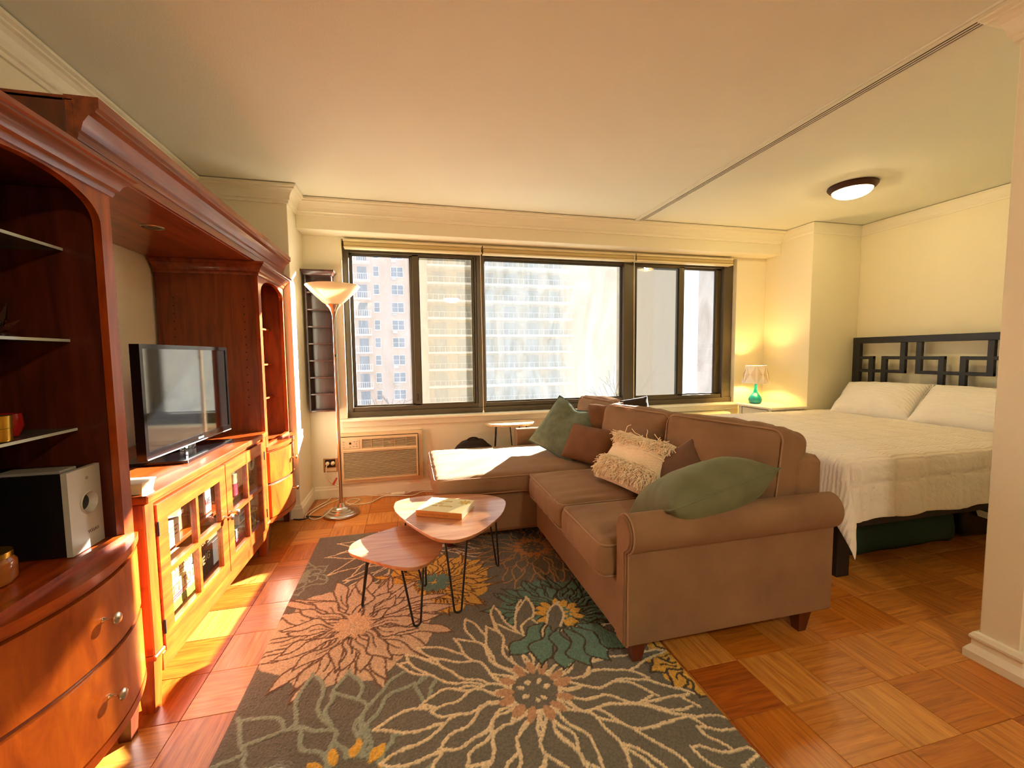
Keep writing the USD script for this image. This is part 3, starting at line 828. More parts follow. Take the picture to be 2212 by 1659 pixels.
c.part("centre_stile", bx(CF - 0.03, CF - 0.012, 2.195, 2.235, 0.178, 0.708), "cherry")
for (y0, y1, ky) in ((1.662, 2.212, 2.180), (2.219, 2.758, 2.250)):
    z0, z1, st = 0.184, 0.704, 0.062
    ym, zm = (y0 + y1) / 2, 0.445
    holes = []
    for ya, yb in ((y0 + st, ym - 0.010), (ym + 0.010, y1 - st)):
        for za, zb in ((z0 + st, zm - 0.011), (zm + 0.011, z1 - st)):
            holes.append([(ya, za), (ya, zb), (yb, zb), (yb, za)])
    d = c.part("door", prism(Polygon([(y0, z0), (y1, z0), (y1, z1), (y0, z1)], holes), "x", CF - 0.012, CF + 0.010), "cherry_y")
    for h in holes:
        (ya, za), (_, zb), (yb, _), _ = h
        c.sub(d, "glass_pane", bx(CF - 0.004, CF - 0.001, ya, yb, za, zb, 0), "cabinet_glass")
    knob(c, d, CF + 0.009, ky, 0.462)
    hy = y0 if ky > ym else y1
    for hz in (0.27, 0.62):
        c.sub(d, "hinge", trimesh.creation.cylinder(0.004, 0.05, 10, transform=trimesh.transformations.translation_matrix((CF + 0.010, hy, hz))), "black_metal")

# ------------------------------------------------------------------ things in the console
def carton(name, label, x0, x1, y0, y1, z0, z1, m, category="box", group=None):
    t = Thing(name, label, category, ((x0 + x1) / 2, (y0 + y1) / 2, z0), group=group)
    t.part("body", bx(x0, x1, y0, y1, z0, z1, 0.002), m)
    return t


Y_, Z_ = (0, 1, 0), (0, 0, 1)
t = carton("board_game", "cream game box with TICKET TO RIDE lettering, upper of two behind the left glass door", -1.20, -0.905, 1.70, 1.99, 0.346, 0.420, "paper_cream")
t.part("lettering", text("TICKET TO RIDE EUROPE", 0.026, (-0.9046, 1.700, 0.378), Y_, Z_, True), "ink_brown")
t.part("fine_print", [bx(-0.905, -0.9042, 1.74, 1.74 + q, z, z + 0.004, 0) for q, z in ((0.22, 0.364), (0.16, 0.355))], "ink_brown")
t = carton("board_game", "cream game box with TICKET TO RIDE lettering, lower of two, standing on a green box", -1.20, -0.900, 1.70, 1.985, 0.271, 0.344, "paper_cream")
t.part("lettering", text("TICKET TO RIDE", 0.034, (-0.8996, 1.705, 0.298), Y_, Z_, True), "ink_brown")
t.part("fine_print", [bx(-0.900, -0.8992, 1.75, 1.75 + q, z, z + 0.005, 0) for q, z in ((0.20, 0.286), (0.15, 0.277))], "ink_red")
t = carton("board_game", "olive green game box at the bottom of the stack behind the left glass door", -1.20, -0.902, 1.70, 2.03, 0.186, 0.269, "box_green")
t.part("lettering", text("Quan", 0.034, (-0.9016, 1.880, 0.212), Y_, Z_, True), "ink_green")
t = carton("board_game", "black game box with a white script word, behind the left door's lower right pane", -1.22, -0.93, 2.06, 2.37, 0.186, 0.330, "box_black")
t.part("lettering", text("NG", 0.034, (-0.9296, 2.135, 0.275), Y_, Z_), "paper_white")
t = carton("board_game", "dark flat game box lying on the black one behind the left door", -1.22, -0.945, 2.07, 2.35, 0.332, 0.375, "box_brown")
t = carton("card_box", "white carton card with brown print leaning in the left door's upper left pane", -0.945, -0.910, 1.835, 1.92, 0.472, 0.576, "paper_white", "card")
t.part("print", [bx(-0.9102, -0.9093, 1.847, 1.847 + q, z, z + 0.005, 0) for q, z in ((0.06, 0.546), (0.05, 0.530), (0.055, 0.514))], "ink_brown")
t = carton("game_case", "brown game case with a pale handle and a white mark, behind the card box", -1.20, -0.965, 1.935, 2.105, 0.472, 0.575, "box_brown", "case")
t.part("handle", tube([(-0.96, 1.97, 0.575), (-0.955, 1.99, 0.592), (-0.955, 2.05, 0.592), (-0.96, 2.07, 0.575)], 0.004, 6), "paper_white")
t.part("mark", bx(-0.966, -0.964, 2.02, 2.07, 0.54, 0.556, 0), "paper_white")
t = carton("game_case", "flat black case on top of the brown case in the left door's upper pane", -1.20, -0.96, 1.83, 2.09, 0.598, 0.634, "box_black", "case")
t = carton("board_game", "brown box with a white panel reading ME in red, left door's upper right pane", -1.20, -0.945, 2.12, 2.285, 0.472, 0.568, "box_brown")
t.part("panel", bx(-0.946, -0.9435, 2.205, 2.278, 0.474, 0.580, 0.0005), "paper_white")
t.part("lettering", text("ME", 0.030, (-0.9430, 2.212, 0.512), Y_, Z_, True), "ink_red")
t = carton("board_game", "black box with small white figures, on top in the left door's upper right pane", -1.20, -0.94, 2.13, 2.385, 0.582, 0.650, "box_black")
t.part("figures", [bx(-0.9405, -0.9392, 2.225, 2.243, z, z + 0.013, 0) for z in (0.596, 0.613, 0.630)], "paper_white")
t = Thing("bottle", "pink-filled clear bottle with white cap behind the right glass door", "bottle", (-0.94, 2.50, 0.471))
bq = (-0.94, 2.500, 0)
t.part("body", lathe([(0, 0.471), (0.032, 0.472), (0.034, 0.48), (0.034, 0.535), (0, 0.536)], 24, bq), "bottle_pink", 30)
t.part("label", lathe([(0, 0.536), (0.033, 0.537), (0.033, 0.59), (0, 0.591)], 24, bq), "paper_cream", 30)
t.part("cap", lathe([(0, 0.591), (0.026, 0.592), (0.026, 0.612), (0, 0.613)], 24, bq), "paper_white", 30)
t = Thing("tote_bag", "white canvas bag with a beaded handle behind the right glass door", "bag", (-0.97, 2.675, 0.471))
m_, _ = pillow(0.235, 0.20, 0.07, 16, seed=3)
t.part("body", moved(m_, frame((-0.950, 2.670, 0.572), (1, 0, 0.0))), "bag_canvas", 60)
ang = np.linspace(0, 2 * np.pi, 26, endpoint=False)
t.part("beaded_handle", [trimesh.creation.icosphere(1, 0.0065).apply_translation((-0.903, 2.700 + 0.036 * math.cos(q), 0.60 + 0.042 * math.sin(q))) for q in ang], "bead_white", True)
t = carton("board_game", "pale blue box on top of the stack behind the right glass door", -1.20, -0.92, 2.52, 2.785, 0.295, 0.350, "box_pale_blue")
t.part("print", bx(-0.9205, -0.9192, 2.54, 2.63, 0.307, 0.34, 0), "ink_blue")
t.part("lettering", text("HOUR", 0.020, (-0.9190, 2.665, 0.314), Y_, Z_, True), "ink_blue")
t = carton("board_game", "grey box with a faint NEO print in the middle of the right-hand stack", -1.20, -0.915, 2.45, 2.78, 0.240, 0.293, "grey_plastic")
t.part("lettering", text("NEO", 0.022, (-0.9146, 2.485, 0.256), Y_, Z_, True), "paper_white")
t = carton("board_game", "yellow and white box at the bottom right behind the right glass door", -1.20, -0.915, 2.64, 2.785, 0.186, 0.238, "paper_cream")
t.part("print", bx(-0.916, -0.9142, 2.66, 2.71, 0.198, 0.228, 0), "ink_yellow")
t = carton("board_game", "small pink box at the lower left behind the right glass door", -1.15, -0.915, 2.46, 2.58, 0.186, 0.238, "bottle_pink")

# ------------------------------------------------------------------ television and bits on the console
tv = Thing("television", "black flat-screen television on a glossy stand on the console", "television", (-1.03, 2.32, 0.755))
TVX, a_ = -1.008, math.radians(1.8)
TT = np.eye(4)
TT[:3, :3] = [[math.cos(a_), math.sin(a_), 0], [-math.sin(a_), math.cos(a_), 0], [0, 0, 1]]
TT[:3, 3] = (TVX, 2.315, 1.03)
tvm = lambda m: moved(m, TT)
tv.part("bezel", tvm(prism(Polygon([(-0.375, -0.232), (0.375, -0.232), (0.375, 0.232), (-0.375, 0.232)], [[(-0.356, -0.200), (-0.356, 0.214), (0.356, 0.214), (0.356, -0.200)]]), "x", -0.030, 0.004)), "black_gloss")
tv.part("screen", tvm(bx(-0.012, -0.001, -0.357, 0.357, -0.201, 0.215, 0)), "screen_glass")
tv.part("back_shell", tvm(hull([(-0.030, s * 0.372, q) for s in (-1, 1) for q in (-0.228, 0.228)] + [(-0.075, s * 0.27, q) for s in (-1, 1) for q in (-0.18, 0.15)])), "black_plastic")
tv.part("edge_strip", tvm(bx(0.003, 0.006, -0.372, 0.372, -0.231, -0.226, 0)), "grey_plastic")
tv.part("maker_mark", tvm(bx(0.0035, 0.0048, 0.02, 0.07, -0.219, -0.210, 0.0003)), "paper_white", label="small white maker's mark")
tv.part("neck", bx(-1.06, -1.025, 2.27, 2.36, 0.764, 0.83, 0.006), "clear_glass")
tv.part("stand_plate", prism(Polygon(rounded_rect(-1.18, -0.93, 2.05, 2.55, 0.015)), "z", 0.756, 0.768), "black_gloss")
t = Thing("storage_box", "small white lidded box on the console beside the near cabinet", "box", (-0.90, 1.655, 0.755))
t.part("body", hull([(-0.94 + i * 0.07, 1.62 + j * 0.065, 0.756) for i in (0, 1) for j in (0, 1)] + [(-0.945 + i * 0.08, 1.615 + j * 0.075, 0.79) for i in (0, 1) for j in (0, 1)]), "paper_cream")
t.part("lid", bx(-0.948, -0.862, 1.612, 1.693, 0.79, 0.797, 0.002), "paper_white")
t = Thing("plastic_tub", "round white tub next to the small lidded box on the console", "tub", (-0.965, 1.64, 0.755))
t.part("body", lathe([(0, 0.756), (0.024, 0.757), (0.032, 0.782), (0.033, 0.788), (0, 0.789)], 24, (-0.985, 1.650, 0)), "paper_white", 30)
t = Thing("card_reader", "dark grey hand-sized device lying across the white tub", "device", (-0.97, 1.65, 0.79))
t.part("body", moved(bx(-0.028, 0.028, -0.04, 0.04, -0.008, 0.008, 0.004), frame((-0.985, 1.652, 0.800), (0.25, -0.1, 1), 20)), "black_plastic")
t.part("edge", moved(bx(0.027, 0.031, -0.038, 0.038, -0.005, 0.007, 0.002), frame((-0.985, 1.652, 0.800), (0.25, -0.1, 1), 20)), "paper_white")

# things in the near cabinet
t = Thing("speaker", "silver loudspeaker with a round port, on the floor of the near cabinet", "speaker", (-1.02, 1.45, 0.657))
spk = [(1.390, 0.658), (1.516, 0.658), (1.516, 0.893), (1.390, 0.893)]
prt = [(1.463 + 0.028 * math.cos(q), 0.79 + 0.030 * math.sin(q)) for q in np.linspace(0, 2 * np.pi, 28, endpoint=False)]
t.part("cabinet", bx(-1.15, -0.930, 1.392, 1.514, 0.658, 0.891, 0.003), "black_plastic")
t.part("front_panel", prism(Polygon(spk, [prt]), "x", -0.931, -0.917), "silver_plastic")
t.part("port", moved(lathe([(0.020, -0.035), (0.022, -0.012), (0.0285, 0.0), (0.031, 0.004), (0.033, 0.001), (0.030, -0.003)], 28), frame((-0.917, 1.463, 0.79), (1, 0, 0))), "silver_plastic", 60, label="flared round port")
t.part("cone", moved(lathe([(0, -0.016), (0.024, -0.014)], 24), frame((-0.917, 1.463, 0.79), (1, 0, 0))), "black_plastic")
t.part("indicator", moved(lathe([(0, 0.001), (0.005, 0.001), (0.005, 0)], 14), frame((-0.917, 1.462, 0.862), (1, 0, 0))), "grey_plastic")
t.part("maker_name", text("YOSAO", 0.009, (-0.9166, 1.450, 0.700), Y_, Z_), "ink_grey")
t = Thing("book", "thin grey booklet lying on top of the silver loudspeaker", "book", (-1.0, 1.43, 0.892))
t.part("cover", bx(-1.08, -0.935, 1.395, 1.455, 0.892, 0.900, 0.001), "grey_plastic")
for k, (y, lab) in enumerate(((1.222, "gold tin at the left edge of the lowest glass shelf"), (1.312, "gold tin beside the red glass on the lowest glass shelf"))):
    t = Thing("tin", lab, "tin", (-1.00, y, 1.0), group="gold tins on the glass shelf")
    t.part("body", lathe([(0, 1.001), (0.030, 1.002), (0.031, 1.005), (0.031, 1.034), (0, 1.035)], 28, (-1.005, y, 0)), "gold_foil", 30)
    t.part("lid", lathe([(0, 1.0345), (0.0325, 1.035), (0.0325, 1.066), (0, 1.068)], 28, (-1.005, y, 0)), "gold_foil", 30)
t = Thing("candle_glass", "dark red glass votive on the lowest glass shelf of the near cabinet", "candle holder", (-1.05, 1.40, 1.0))
t.part("glass", lathe([(0, 1.001), (0.026, 1.002), (0.036, 1.03), (0.033, 1.062), (0.031, 1.062), (0.033, 1.03), (0, 1.008)], 28, (-1.045, 1.395, 0)), "red_glass", 40)
t = Thing("glass_ornament", "cluster of clear crystal leaves on the middle glass shelf", "ornament", (-1.04, 1.40, 1.264))
for k, (dy, an, L) in enumerate(((-0.02, -50, 0.09), (0.0, -20, 0.10), (0.02, 20, 0.10), (0.035, 50, 0.085), (0.01, 75, 0.07), (-0.01, 5, 0.11))):
    lf = hull([(0, 0, 0), (0.012, L * 0.45, 0.004), (-0.012, L * 0.45, 0.004), (0, L * 0.5, -0.006), (0, L * 0.5, 0.010), (0, L, 0)])
    Tq = trimesh.transformations.translation_matrix((-1.03 - 0.006 * k, 1.38 + dy, 1.268)) @ trimesh.transformations.rotation_matrix(math.radians(an), [1, 0, 0]) @ trimesh.transformations.rotation_matrix(math.radians(50), [1, 0, 0])
    t.part("leaf", moved(lf, Tq), "clear_glass")
t = Thing("candle_jar", "amber glass candle jar low in the near cabinet", "candle", (-1.02, 1.26, 0.656))
t.part("jar", lathe([(0, 0.657), (0.045, 0.658), (0.052, 0.67), (0.052, 0.71), (0.044, 0.722), (0, 0.722)], 30, (-1.01, 1.265, 0)), "amber_glass", 40)
t.part("lid", lathe([(0, 0.722), (0.046, 0.723), (0.046, 0.736), (0.02, 0.742), (0, 0.742)], 30, (-1.01, 1.265, 0)), "gold_foil", 40)

# ------------------------------------------------------------------ rug: tufted flowers, carved lines
GX0, GX1, GY0, GY1, GS = RUG[0], RUG[1], RUG[2], RUG[3], 0.0045
nx, ny = int((GX1 - GX0) / GS) + 1, int((GY1 - GY0) / GS) + 1
gx, gy = GX0 + np.arange(nx) * GS, GY0 + np.arange(ny) * GS
TAUPE, CREAM, SAGE, TEAL, GOLD, PEACH, DARK, TAN, PINK = C(120, 116, 101), C(240, 222, 180), C(158, 170, 148), C(106, 144, 124), C(236, 186, 78), C(224, 196, 160), C(84, 70, 54), C(190, 146, 96), C(204, 160, 120)
col = np.empty((nx, ny, 3), np.float32)
col[:] = TAUPE
gxx, gyy = np.meshgrid(gx, gy, indexing="ij")
low = meshkit.fbm(np.stack([gxx * 3, gyy * 3, 0 * gxx + 5], -1), 3, 2)
col *= (0.86 + 0.28 * low)[..., None]
hgt = np.zeros((nx, ny), np.float32)
wobx = (meshkit.fbm(np.stack([gxx * 26, gyy * 26, 0 * gxx + 9], -1), 2, 3) - 0.5) * 0.016
woby = (meshkit.fbm(np.stack([gxx * 26, gyy * 26, 0 * gxx + 19], -1), 2, 4) - 0.5) * 0.016


def stroke(p, wd, c, dh):
    p = np.asarray(p, float)
    seg = np.linalg.norm(np.diff(p, axis=0), axis=1)
    s = np.r_[0, np.cumsum(seg)]
    q = np.linspace(0, s[-1], max(2, int(s[-1] / 0.0025)))
    X, Y = np.interp(q, s, p[:, 0]), np.interp(q, s, p[:, 1])
    nn = meshkit.noise(np.stack([X * 60, Y * 60, 0 * X], -1), 6) - 0.5
    X, Y = X + nn * 0.004, Y - nn * 0.004
    R_ = int(wd / GS) + 1
    fx, fy = (X - GX0) / GS, (Y - GY0) / GS
    ix, iy = np.round(fx).astype(int), np.round(fy).astype(int)
    for a in range(-R_, R_ + 1):
        for b_ in range(-R_, R_ + 1):
            k, l = ix + a, iy + b_
            ok = (k >= 0) & (k < nx) & (l >= 0) & (l < ny) & (np.hypot(k - fx, l - fy) * GS < wd)
            col[k[ok], l[ok]] = c
            hgt[k[ok], l[ok]] = dh


def fill(p, c, dh, lo=None):
    p = np.asarray(p, float)
    i0, i1 = max(0, int((p[:, 0].min() - GX0) / GS) - 2), min(nx, int((p[:, 0].max() - GX0) / GS) + 3)
    j0, j1 = max(0, int((p[:, 1].min() - GY0) / GS) - 2), min(ny, int((p[:, 1].max() - GY0) / GS) + 3)
    if i1 <= i0 or j1 <= j0:
        return
    X, Y = gxx[i0:i1, j0:j1] + wobx[i0:i1, j0:j1], gyy[i0:i1, j0:j1] + woby[i0:i1, j0:j1]
    inside = np.zeros(X.shape, bool)
    x1, y1 = p[-1]
    for x2, y2 in p:
        if y1 != y2:
            inside ^= ((y1 > Y) != (y2 > Y)) & (X < (x2 - x1) * (Y - y1) / (y2 - y1) + x1)
        x1, y1 = x2, y2
    col[i0:i1, j0:j1][inside] = np.array(c) * (0.9 + 0.2 * low[i0:i1, j0:j1][inside])[:, None]
    hgt[i0:i1, j0:j1][inside] = dh


rr = random.Random(5)


def petal(cx, cy, th, r0, L, W, bend, notch):
    """Outline of a long wavy petal from radius r0 to r0+L."""
    n = 16
    ts = np.linspace(0, 1, n)
    prof = W * (np.sin(np.pi * np.clip(ts, 0, 1) ** 1.35) ** 0.8 * 0.95 + 0.10 * (1 - ts))
    ph = rr.uniform(0, 6)
    cen = bend * ts ** 2 * L + 0.012 * np.sin(ts * 8 + ph)
    a = np.stack([r0 + ts * L, cen + prof * (1 + 0.30 * np.sin(ts * 13 + ph))], 1)
    b_ = np.stack([r0 + ts * L * (1 - 0.06 * notch), cen - prof * (1 + 0.30 * np.sin(ts * 11 + ph + 2))], 1)
    loop = np.vstack([a, b_[::-1]])
    c, s = math.cos(th), math.sin(th)
    return np.stack([cx + loop[:, 0] * c - loop[:, 1] * s, cy + loop[:, 0] * s + loop[:, 1] * c], 1), n


def flower(cx, cy, r, n, line, body, core, ring, lw=0.0048, layers=2, r0=0.10, start=0.0, dots=None):
    if body != TAUPE:
        fill([(cx + r * 0.74 * math.cos(q) * (1 + 0.05 * math.sin(9 * q)), cy + r * 0.74 * math.sin(q) * (1 + 0.05 * math.sin(9 * q))) for q in np.linspace(0, 2 * np.pi, 60, endpoint=False)], body, 0.0025)
    for lay in range(layers):
        k = n if lay == 0 else int(n * 0.8)
        for i in range(k):
            th = start + (i + 0.5 * lay + rr.uniform(-0.22, 0.22)) * 2 * math.pi / k
            L = (r - r0) * (rr.uniform(0.82, 1.0) if lay == 0 else rr.uniform(0.52, 0.7))
            W = (r0 + 0.6 * L) * math.pi / k * rr.uniform(0.70, 1.0)
            p, m = petal(cx, cy, th, r0 * 0.8, L, W, rr.uniform(-0.30, 0.30), rr.random())
            fill(p, body, 0.0025 if body != TAUPE else 0.0)
            stroke(p[:m], lw, line, 0.004 if line != DARK else -0.003)
            stroke(p[m:], lw, line, 0.004 if line != DARK else -0.003)
            if body != TAUPE and rr.random() < 0.8:
                mid = (p[1:m] + p[m:-1][::-1]) / 2
                stroke(mid[1:9], lw * 0.7, line, -0.003)
    for rad, cnt, w_, l_ in ((r0 * 0.98, 13, 0.017, 0.034), (r0 * 0.42, 7, 0.009, 0.014)):
        for i in range(cnt):
            th = (i + rr.uniform(-0.2, 0.2)) * 2 * math.pi / cnt
            e = [(rad + l_ * math.cos(q) * rr.uniform(0.85, 1.1), w_ * math.sin(q)) for q in np.linspace(0, 2 * np.pi, 12, endpoint=False)]
            c, s = math.cos(th), math.sin(th)
            fill([(cx + a * c - b_ * s, cy + a * s + b_ * c) for a, b_ in e], ring if rad > r0 * 0.5 else core, 0.004)


flower(0.02, 2.62, 0.56, 24, CREAM, TAUPE, CREAM, CREAM, 0.0046)
flower(0.715, 2.445, 0.50, 24, TAN, TAUPE, TAN, C(206, 142, 84), 0.0044, r0=0.10)
flower(1.16, 0.84, 0.46, 18, CREAM, TAUPE, CREAM, CREAM, 0.0050)
flower(-0.62, 2.42, 0.20, 10, SAGE, TAUPE, SAGE, SAGE, 0.0050, 2, 0.04)
flower(1.04, 1.36, 0.22, 12, DARK, GOLD, GOLD, GOLD, 0.005, 1, 0.05)
flower(0.10, 2.185, 0.375, 26, C(120, 82, 40), GOLD, TEAL, TEAL, 0.0036, r0=0.06)
flower(0.640, 1.770, 0.385, 27, DARK, TEAL, GOLD, GOLD, 0.0040, r0=0.085)
flower(-0.27, 1.915, 0.475, 24, C(120, 92, 70), PEACH, C(234, 202, 160), C(230, 194, 150), 0.0042, r0=0.06)
flower(-0.20, 1.16, 0.55, 18, SAGE, TAUPE, SAGE, GOLD, 0.0072, 2, r0=0.13)
flower(0.405, 1.369, 0.60, 25, CREAM, TAUPE, CREAM, PINK, 0.0056, 2, r0=0.11, start=0.2)
# the teal flower overlaps the far petals of the big one
for th in np.radians([215, 233, 252, 271, 290, 308]):
    p, m = petal(0.640, 1.770, th, 0.10, 0.25, 0.045, rr.uniform(-0.2, 0.2), rr.random())
    fill(p, TEAL, 0.0025)
    stroke(p, 0.004, DARK, -0.003)
fz = 0.010 + hgt * 0.6 + (meshkit.noise(np.stack([gxx * 120, gyy * 120, 0 * gxx], -1), 8) - 0.5).astype(np.float32) * 0.0022
edge = np.minimum(np.minimum(gxx - GX0, GX1 - gxx), np.minimum(gyy - GY0, GY1 - gyy))
fz = fz * np.clip(0.55 + edge / 0.02, 0, 1)
top = np.stack([gxx, gyy, fz], -1).reshape(-1, 3)
ids = np.arange(nx * ny).reshape(nx, ny)
q = np.stack([ids[:-1, :-1], ids[1:, :-1], ids[1:, 1:], ids[:-1, 1:]], -1).reshape(-1, 4)
ring = np.r_[ids[:, 0], ids[-1, 1:], ids[-2::-1, -1], ids[0, -2:0:-1]]
side = top[ring].copy()
side[:, 2] = 0.0008
o = nx * ny
k = len(ring)
w_ = np.arange(k)
q2 = np.stack([ring[w_], ring[(w_ + 1) % k], o + (w_ + 1) % k, o + w_], -1)[:, ::-1]
allv = np.vstack([top, side])
rugcol = np.vstack([col.reshape(-1, 3), np.tile(np.array(C(80, 66, 50)), (k, 1))])
rug = single("rug", (allv, np.vstack([q, q2])), "rug_pile", "grey-brown tufted area rug with large outlined flowers in cream, gold and teal", "rug", True, colors=rugcol)

# ------------------------------------------------------------------ nesting tables with hairpin legs
def hairpin(t, foot, centre, z, z0):
    fx, fy = foot
    d = np.array([centre[0] - fx, centre[1] - fy])
    d /= np.linalg.norm(d)
    n_ = np.array([-d[1], d[0]])
    ht = z - 0.018
    pa = np.array([fx, fy]) + d * 0.035 + n_ * 0.052
    pb = np.array([fx, fy]) + d * 0.035 - n_ * 0.052
    pts = [(*pa, ht), (*(pa * 0.7 + np.array([fx, fy]) * 0.3), z0 + (ht - z0) * 0.62)]
    lo = [(fx + n_[0] * 0.017 * math.cos(q), fy + n_[1] * 0.017 * math.cos(q), z0 + 0.020 - 0.0165 * math.sin(q)) for q in np.linspace(0, math.pi, 9)]
    p = [(*pa, ht)] + [tuple(x) for x in lo] + [(*pb, ht)]
    leg = t.part("leg", tube(p, 0.0048, 8), "black_metal", 50)
    t.sub(leg, "mount_plate", bx(*sorted((min(pa[0], pb[0]) - 0.008, max(pa[0], pb[0]) + 0.008)), *sorted((min(pa[1], pb[1]) - 0.008, max(pa[1], pb[1]) + 0.008)), ht - 0.003, ht, 0.001), "black_metal")


def shaped_top(pts, z, th=0.018):
    loop = spline(list(pts) + [pts[0]], 5)[:-1]
    p = Polygon(loop).buffer(0.02).buffer(-0.02)
    lower = p.buffer(-0.006)
    n = 72
    ring = lambda g: np.array([g.exterior.interpolate(q, normalized=True).coords[0] for q in np.linspace(0, 1, n, endpoint=False)])
    a, b_ = ring(p), ring(lower)
    k = int(np.argmin(((b_ - a[0]) ** 2).sum(1)))
    b_ = np.roll(b_, -k, 0)
    if ((b_[1] - a[1]) ** 2).sum() > ((b_[-1] - a[1]) ** 2).sum():
        b_ = np.r_[b_[:1], b_[:0:-1]]
    up = ring(p.buffer(-0.0015))
    k = int(np.argmin(((up - a[0]) ** 2).sum(1)))
    up = np.roll(up, -k, 0)
    rings = [np.c_[b_, np.full(n, z - th)], np.c_[a, np.full(n, z - 0.005)], np.c_[a, np.full(n, z - 0.0015)], np.c_[up, np.full(n, z)]]
    v = np.vstack(rings + [[[*p.centroid.coords[0], z - th], [*p.centroid.coords[0], z]]])
    f = []
    ccw = Polygon(a).exterior.is_ccw
    for r_ in range(3):
        for j in range(n):
            l = (j + 1) % n
            f += [(r_ * n + j, r_ * n + l, (r_ + 1) * n + l), (r_ * n + j, (r_ + 1) * n + l, (r_ + 1) * n + j)]
    for j in range(n):
        l = (j + 1) % n
        f += [(4 * n, l, j), (4 * n + 1, 3 * n + j, 3 * n + l)]
    m = trimesh.Trimesh(v, np.array(f), process=False)
    if not ccw:
        m.invert()
    return m


big = [(-0.103, 2.35), (-0.086, 2.440), (0.023, 2.487), (0.157, 2.484), (0.319, 2.456), (0.447, 2.395), (0.505, 2.312), (0.498, 2.22), (0.432, 2.066), (0.309, 1.916), (0.215, 1.852), (0.143, 1.856), (0.075, 1.916), (-0.017, 2.090), (-0.080, 2.239)]
t = Thing("coffee_table", "taller hairpin-leg coffee table with rounded triangular wood top, a book on it", "coffee table", (0.2, 2.2, 0.012), group="nesting coffee tables on the rug")
t.part("tabletop", shaped_top(big, 0.38), "walnut_sheen", 40)
for f_ in ((0.19, 1.885), (0.455, 2.265), (-0.045, 2.33)):
    hairpin(t, f_, (0.2, 2.2), 0.38, 0.013)
small = [(-0.299, 2.038), (-0.292, 2.113), (-0.234, 2.180), (-0.148, 2.235), (-0.067, 2.272), (0.02, 2.25), (0.095, 2.13), (0.132, 1.998), (0.110, 1.905), (0.062, 1.832), (-0.001, 1.802), (-0.078, 1.828), (-0.19, 1.917), (-0.278, 2.0)]
t = Thing("coffee_table", "lower hairpin-leg coffee table tucked partly under the taller one", "coffee table", (-0.08, 2.05, 0.012), group="nesting coffee tables on the rug")
t.part("tabletop", shaped_top(small, 0.30), "walnut_sheen", 40)
for f_ in ((-0.245, 2.055), (0.005, 1.835), (0.045, 2.16)):
    hairpin(t, f_, (-0.08, 2.05), 0.30, 0.013)
side_ = [(0.639, 3.640), (0.72, 3.715), (0.93, 3.728), (1.05, 3.72), (1.085, 3.626), (1.012, 3.503), (0.894, 3.470), (0.778, 3.480), (0.68, 3.540)]
t = Thing("side_table", "small sunlit-tinted hairpin-leg side table under the window, behind the chaise", "side table", (0.86, 3.6, 0))
t.part("tabletop", shaped_top(side_, 0.605), "sunlit_top", 40)
for f_ in ((0.70, 3.63), (1.02, 3.68), (0.90, 3.52)):
    hairpin(t, f_, (0.86, 3.61), 0.605, 0.001)

# the book on the taller table
bk = Thing("book", "thick cream paperback lying on the taller coffee table, orange flower on its cover", "book", (0.17, 2.22, 0.381))
BT = frame((0.172, 2.215, 0.381), (0, 0, 1))
ba = math.radians(-27)
BT[:3, 0], BT[:3, 1] = (math.cos(ba), math.sin(ba), 0), (-math.sin(ba), math.cos(ba), 0)
bm = lambda m: moved(m, BT)
bk.part("cover", bm(cat(bx(-0.125, 0.125, -0.10, 0.10, 0.029, 0.031, 0.0005), bx(-0.125, 0.125, -0.10, 0.10, 0.0, 0.002, 0.0005))), "paper_cream")
bk.part("spine", bm(bx(-0.125, 0.125, -0.103, -0.099, 0.0, 0.031, 0.001)), "book_spine", label="tan spine with faint print")
bk.part("page_block", bm(bx(-0.122, 0.122, -0.099, 0.096, 0.002, 0.029, 0)), "paper_white")
bk.part("title_lettering", [bm(text(s_, 0.020, (-0.11 + k * 0.004, 0.045 - k * 0.036, 0.0312), (1, 0, 0), (0, 1, 0), True, 0.0004)) for k, s_ in enumerate(("Complete", "Family", "Tree Guide"))], "ink_yellow")
pet = [(0.085 + (0.026 + 0.010 * math.cos(7 * q)) * math.cos(q), 0.055 + (0.026 + 0.010 * math.cos(7 * q)) * math.sin(q)) for q in np.linspace(0, 2 * np.pi, 56, endpoint=False)]
bk.part("flower_print", bm(prism(Polygon(pet), "z", 0.0311, 0.0315)), "ink_yellow")
bk.part("spine_print", bm(text("Complete Family Tree Guide", 0.009, (-0.115, -0.1032, 0.011), (1, 0, 0), (0, 0, 1), False, 0.0003)), "ink_brown")

# ------------------------------------------------------------------ sectional sofa
s = Thing("sectional_sofa", "brown suede sectional sofa with chaise and rolled arm in the middle of the room", "sofa", (1.2, 2.3, 0))
s.part("base", bx(0.765, 1.70, 1.42, 2.53, 0.095, 0.335, 0.02), "suede", 40)
s.part("base", bx(0.165, 1.70, 2.535, 3.335, 0.085, 0.335, 0.03), "suede", 40, label="chaise base")
s.part("back_frame", bx(1.585, 1.735, 1.425, 3.44, 0.10, 0.755, 0.025), "suede", 40)
roll = Polygon([(1.392 + 0.060 * math.cos(q), 0.532 + 0.074 * math.sin(q)) for q in np.linspace(0, 2 * np.pi, 40, endpoint=False)])
armp = roll.union(sbox(1.375, 0.095, 1.448, 0.54)).buffer(0.012).buffer(-0.024).buffer(0.012)
am = s.part("arm", prism(armp, "x", 0.775, 1.735), "suede", 35, label="rolled arm nearest the camera")
fp = armp.buffer(-0.004)
s.sub(am, "arm_panel", cat(prism(fp, "x", 0.762, 0.776), prism(fp.buffer(-0.008), "x", 0.757, 0.763)), "suede", 35)
ring_ = np.array(armp.exterior.coords)[:-1]
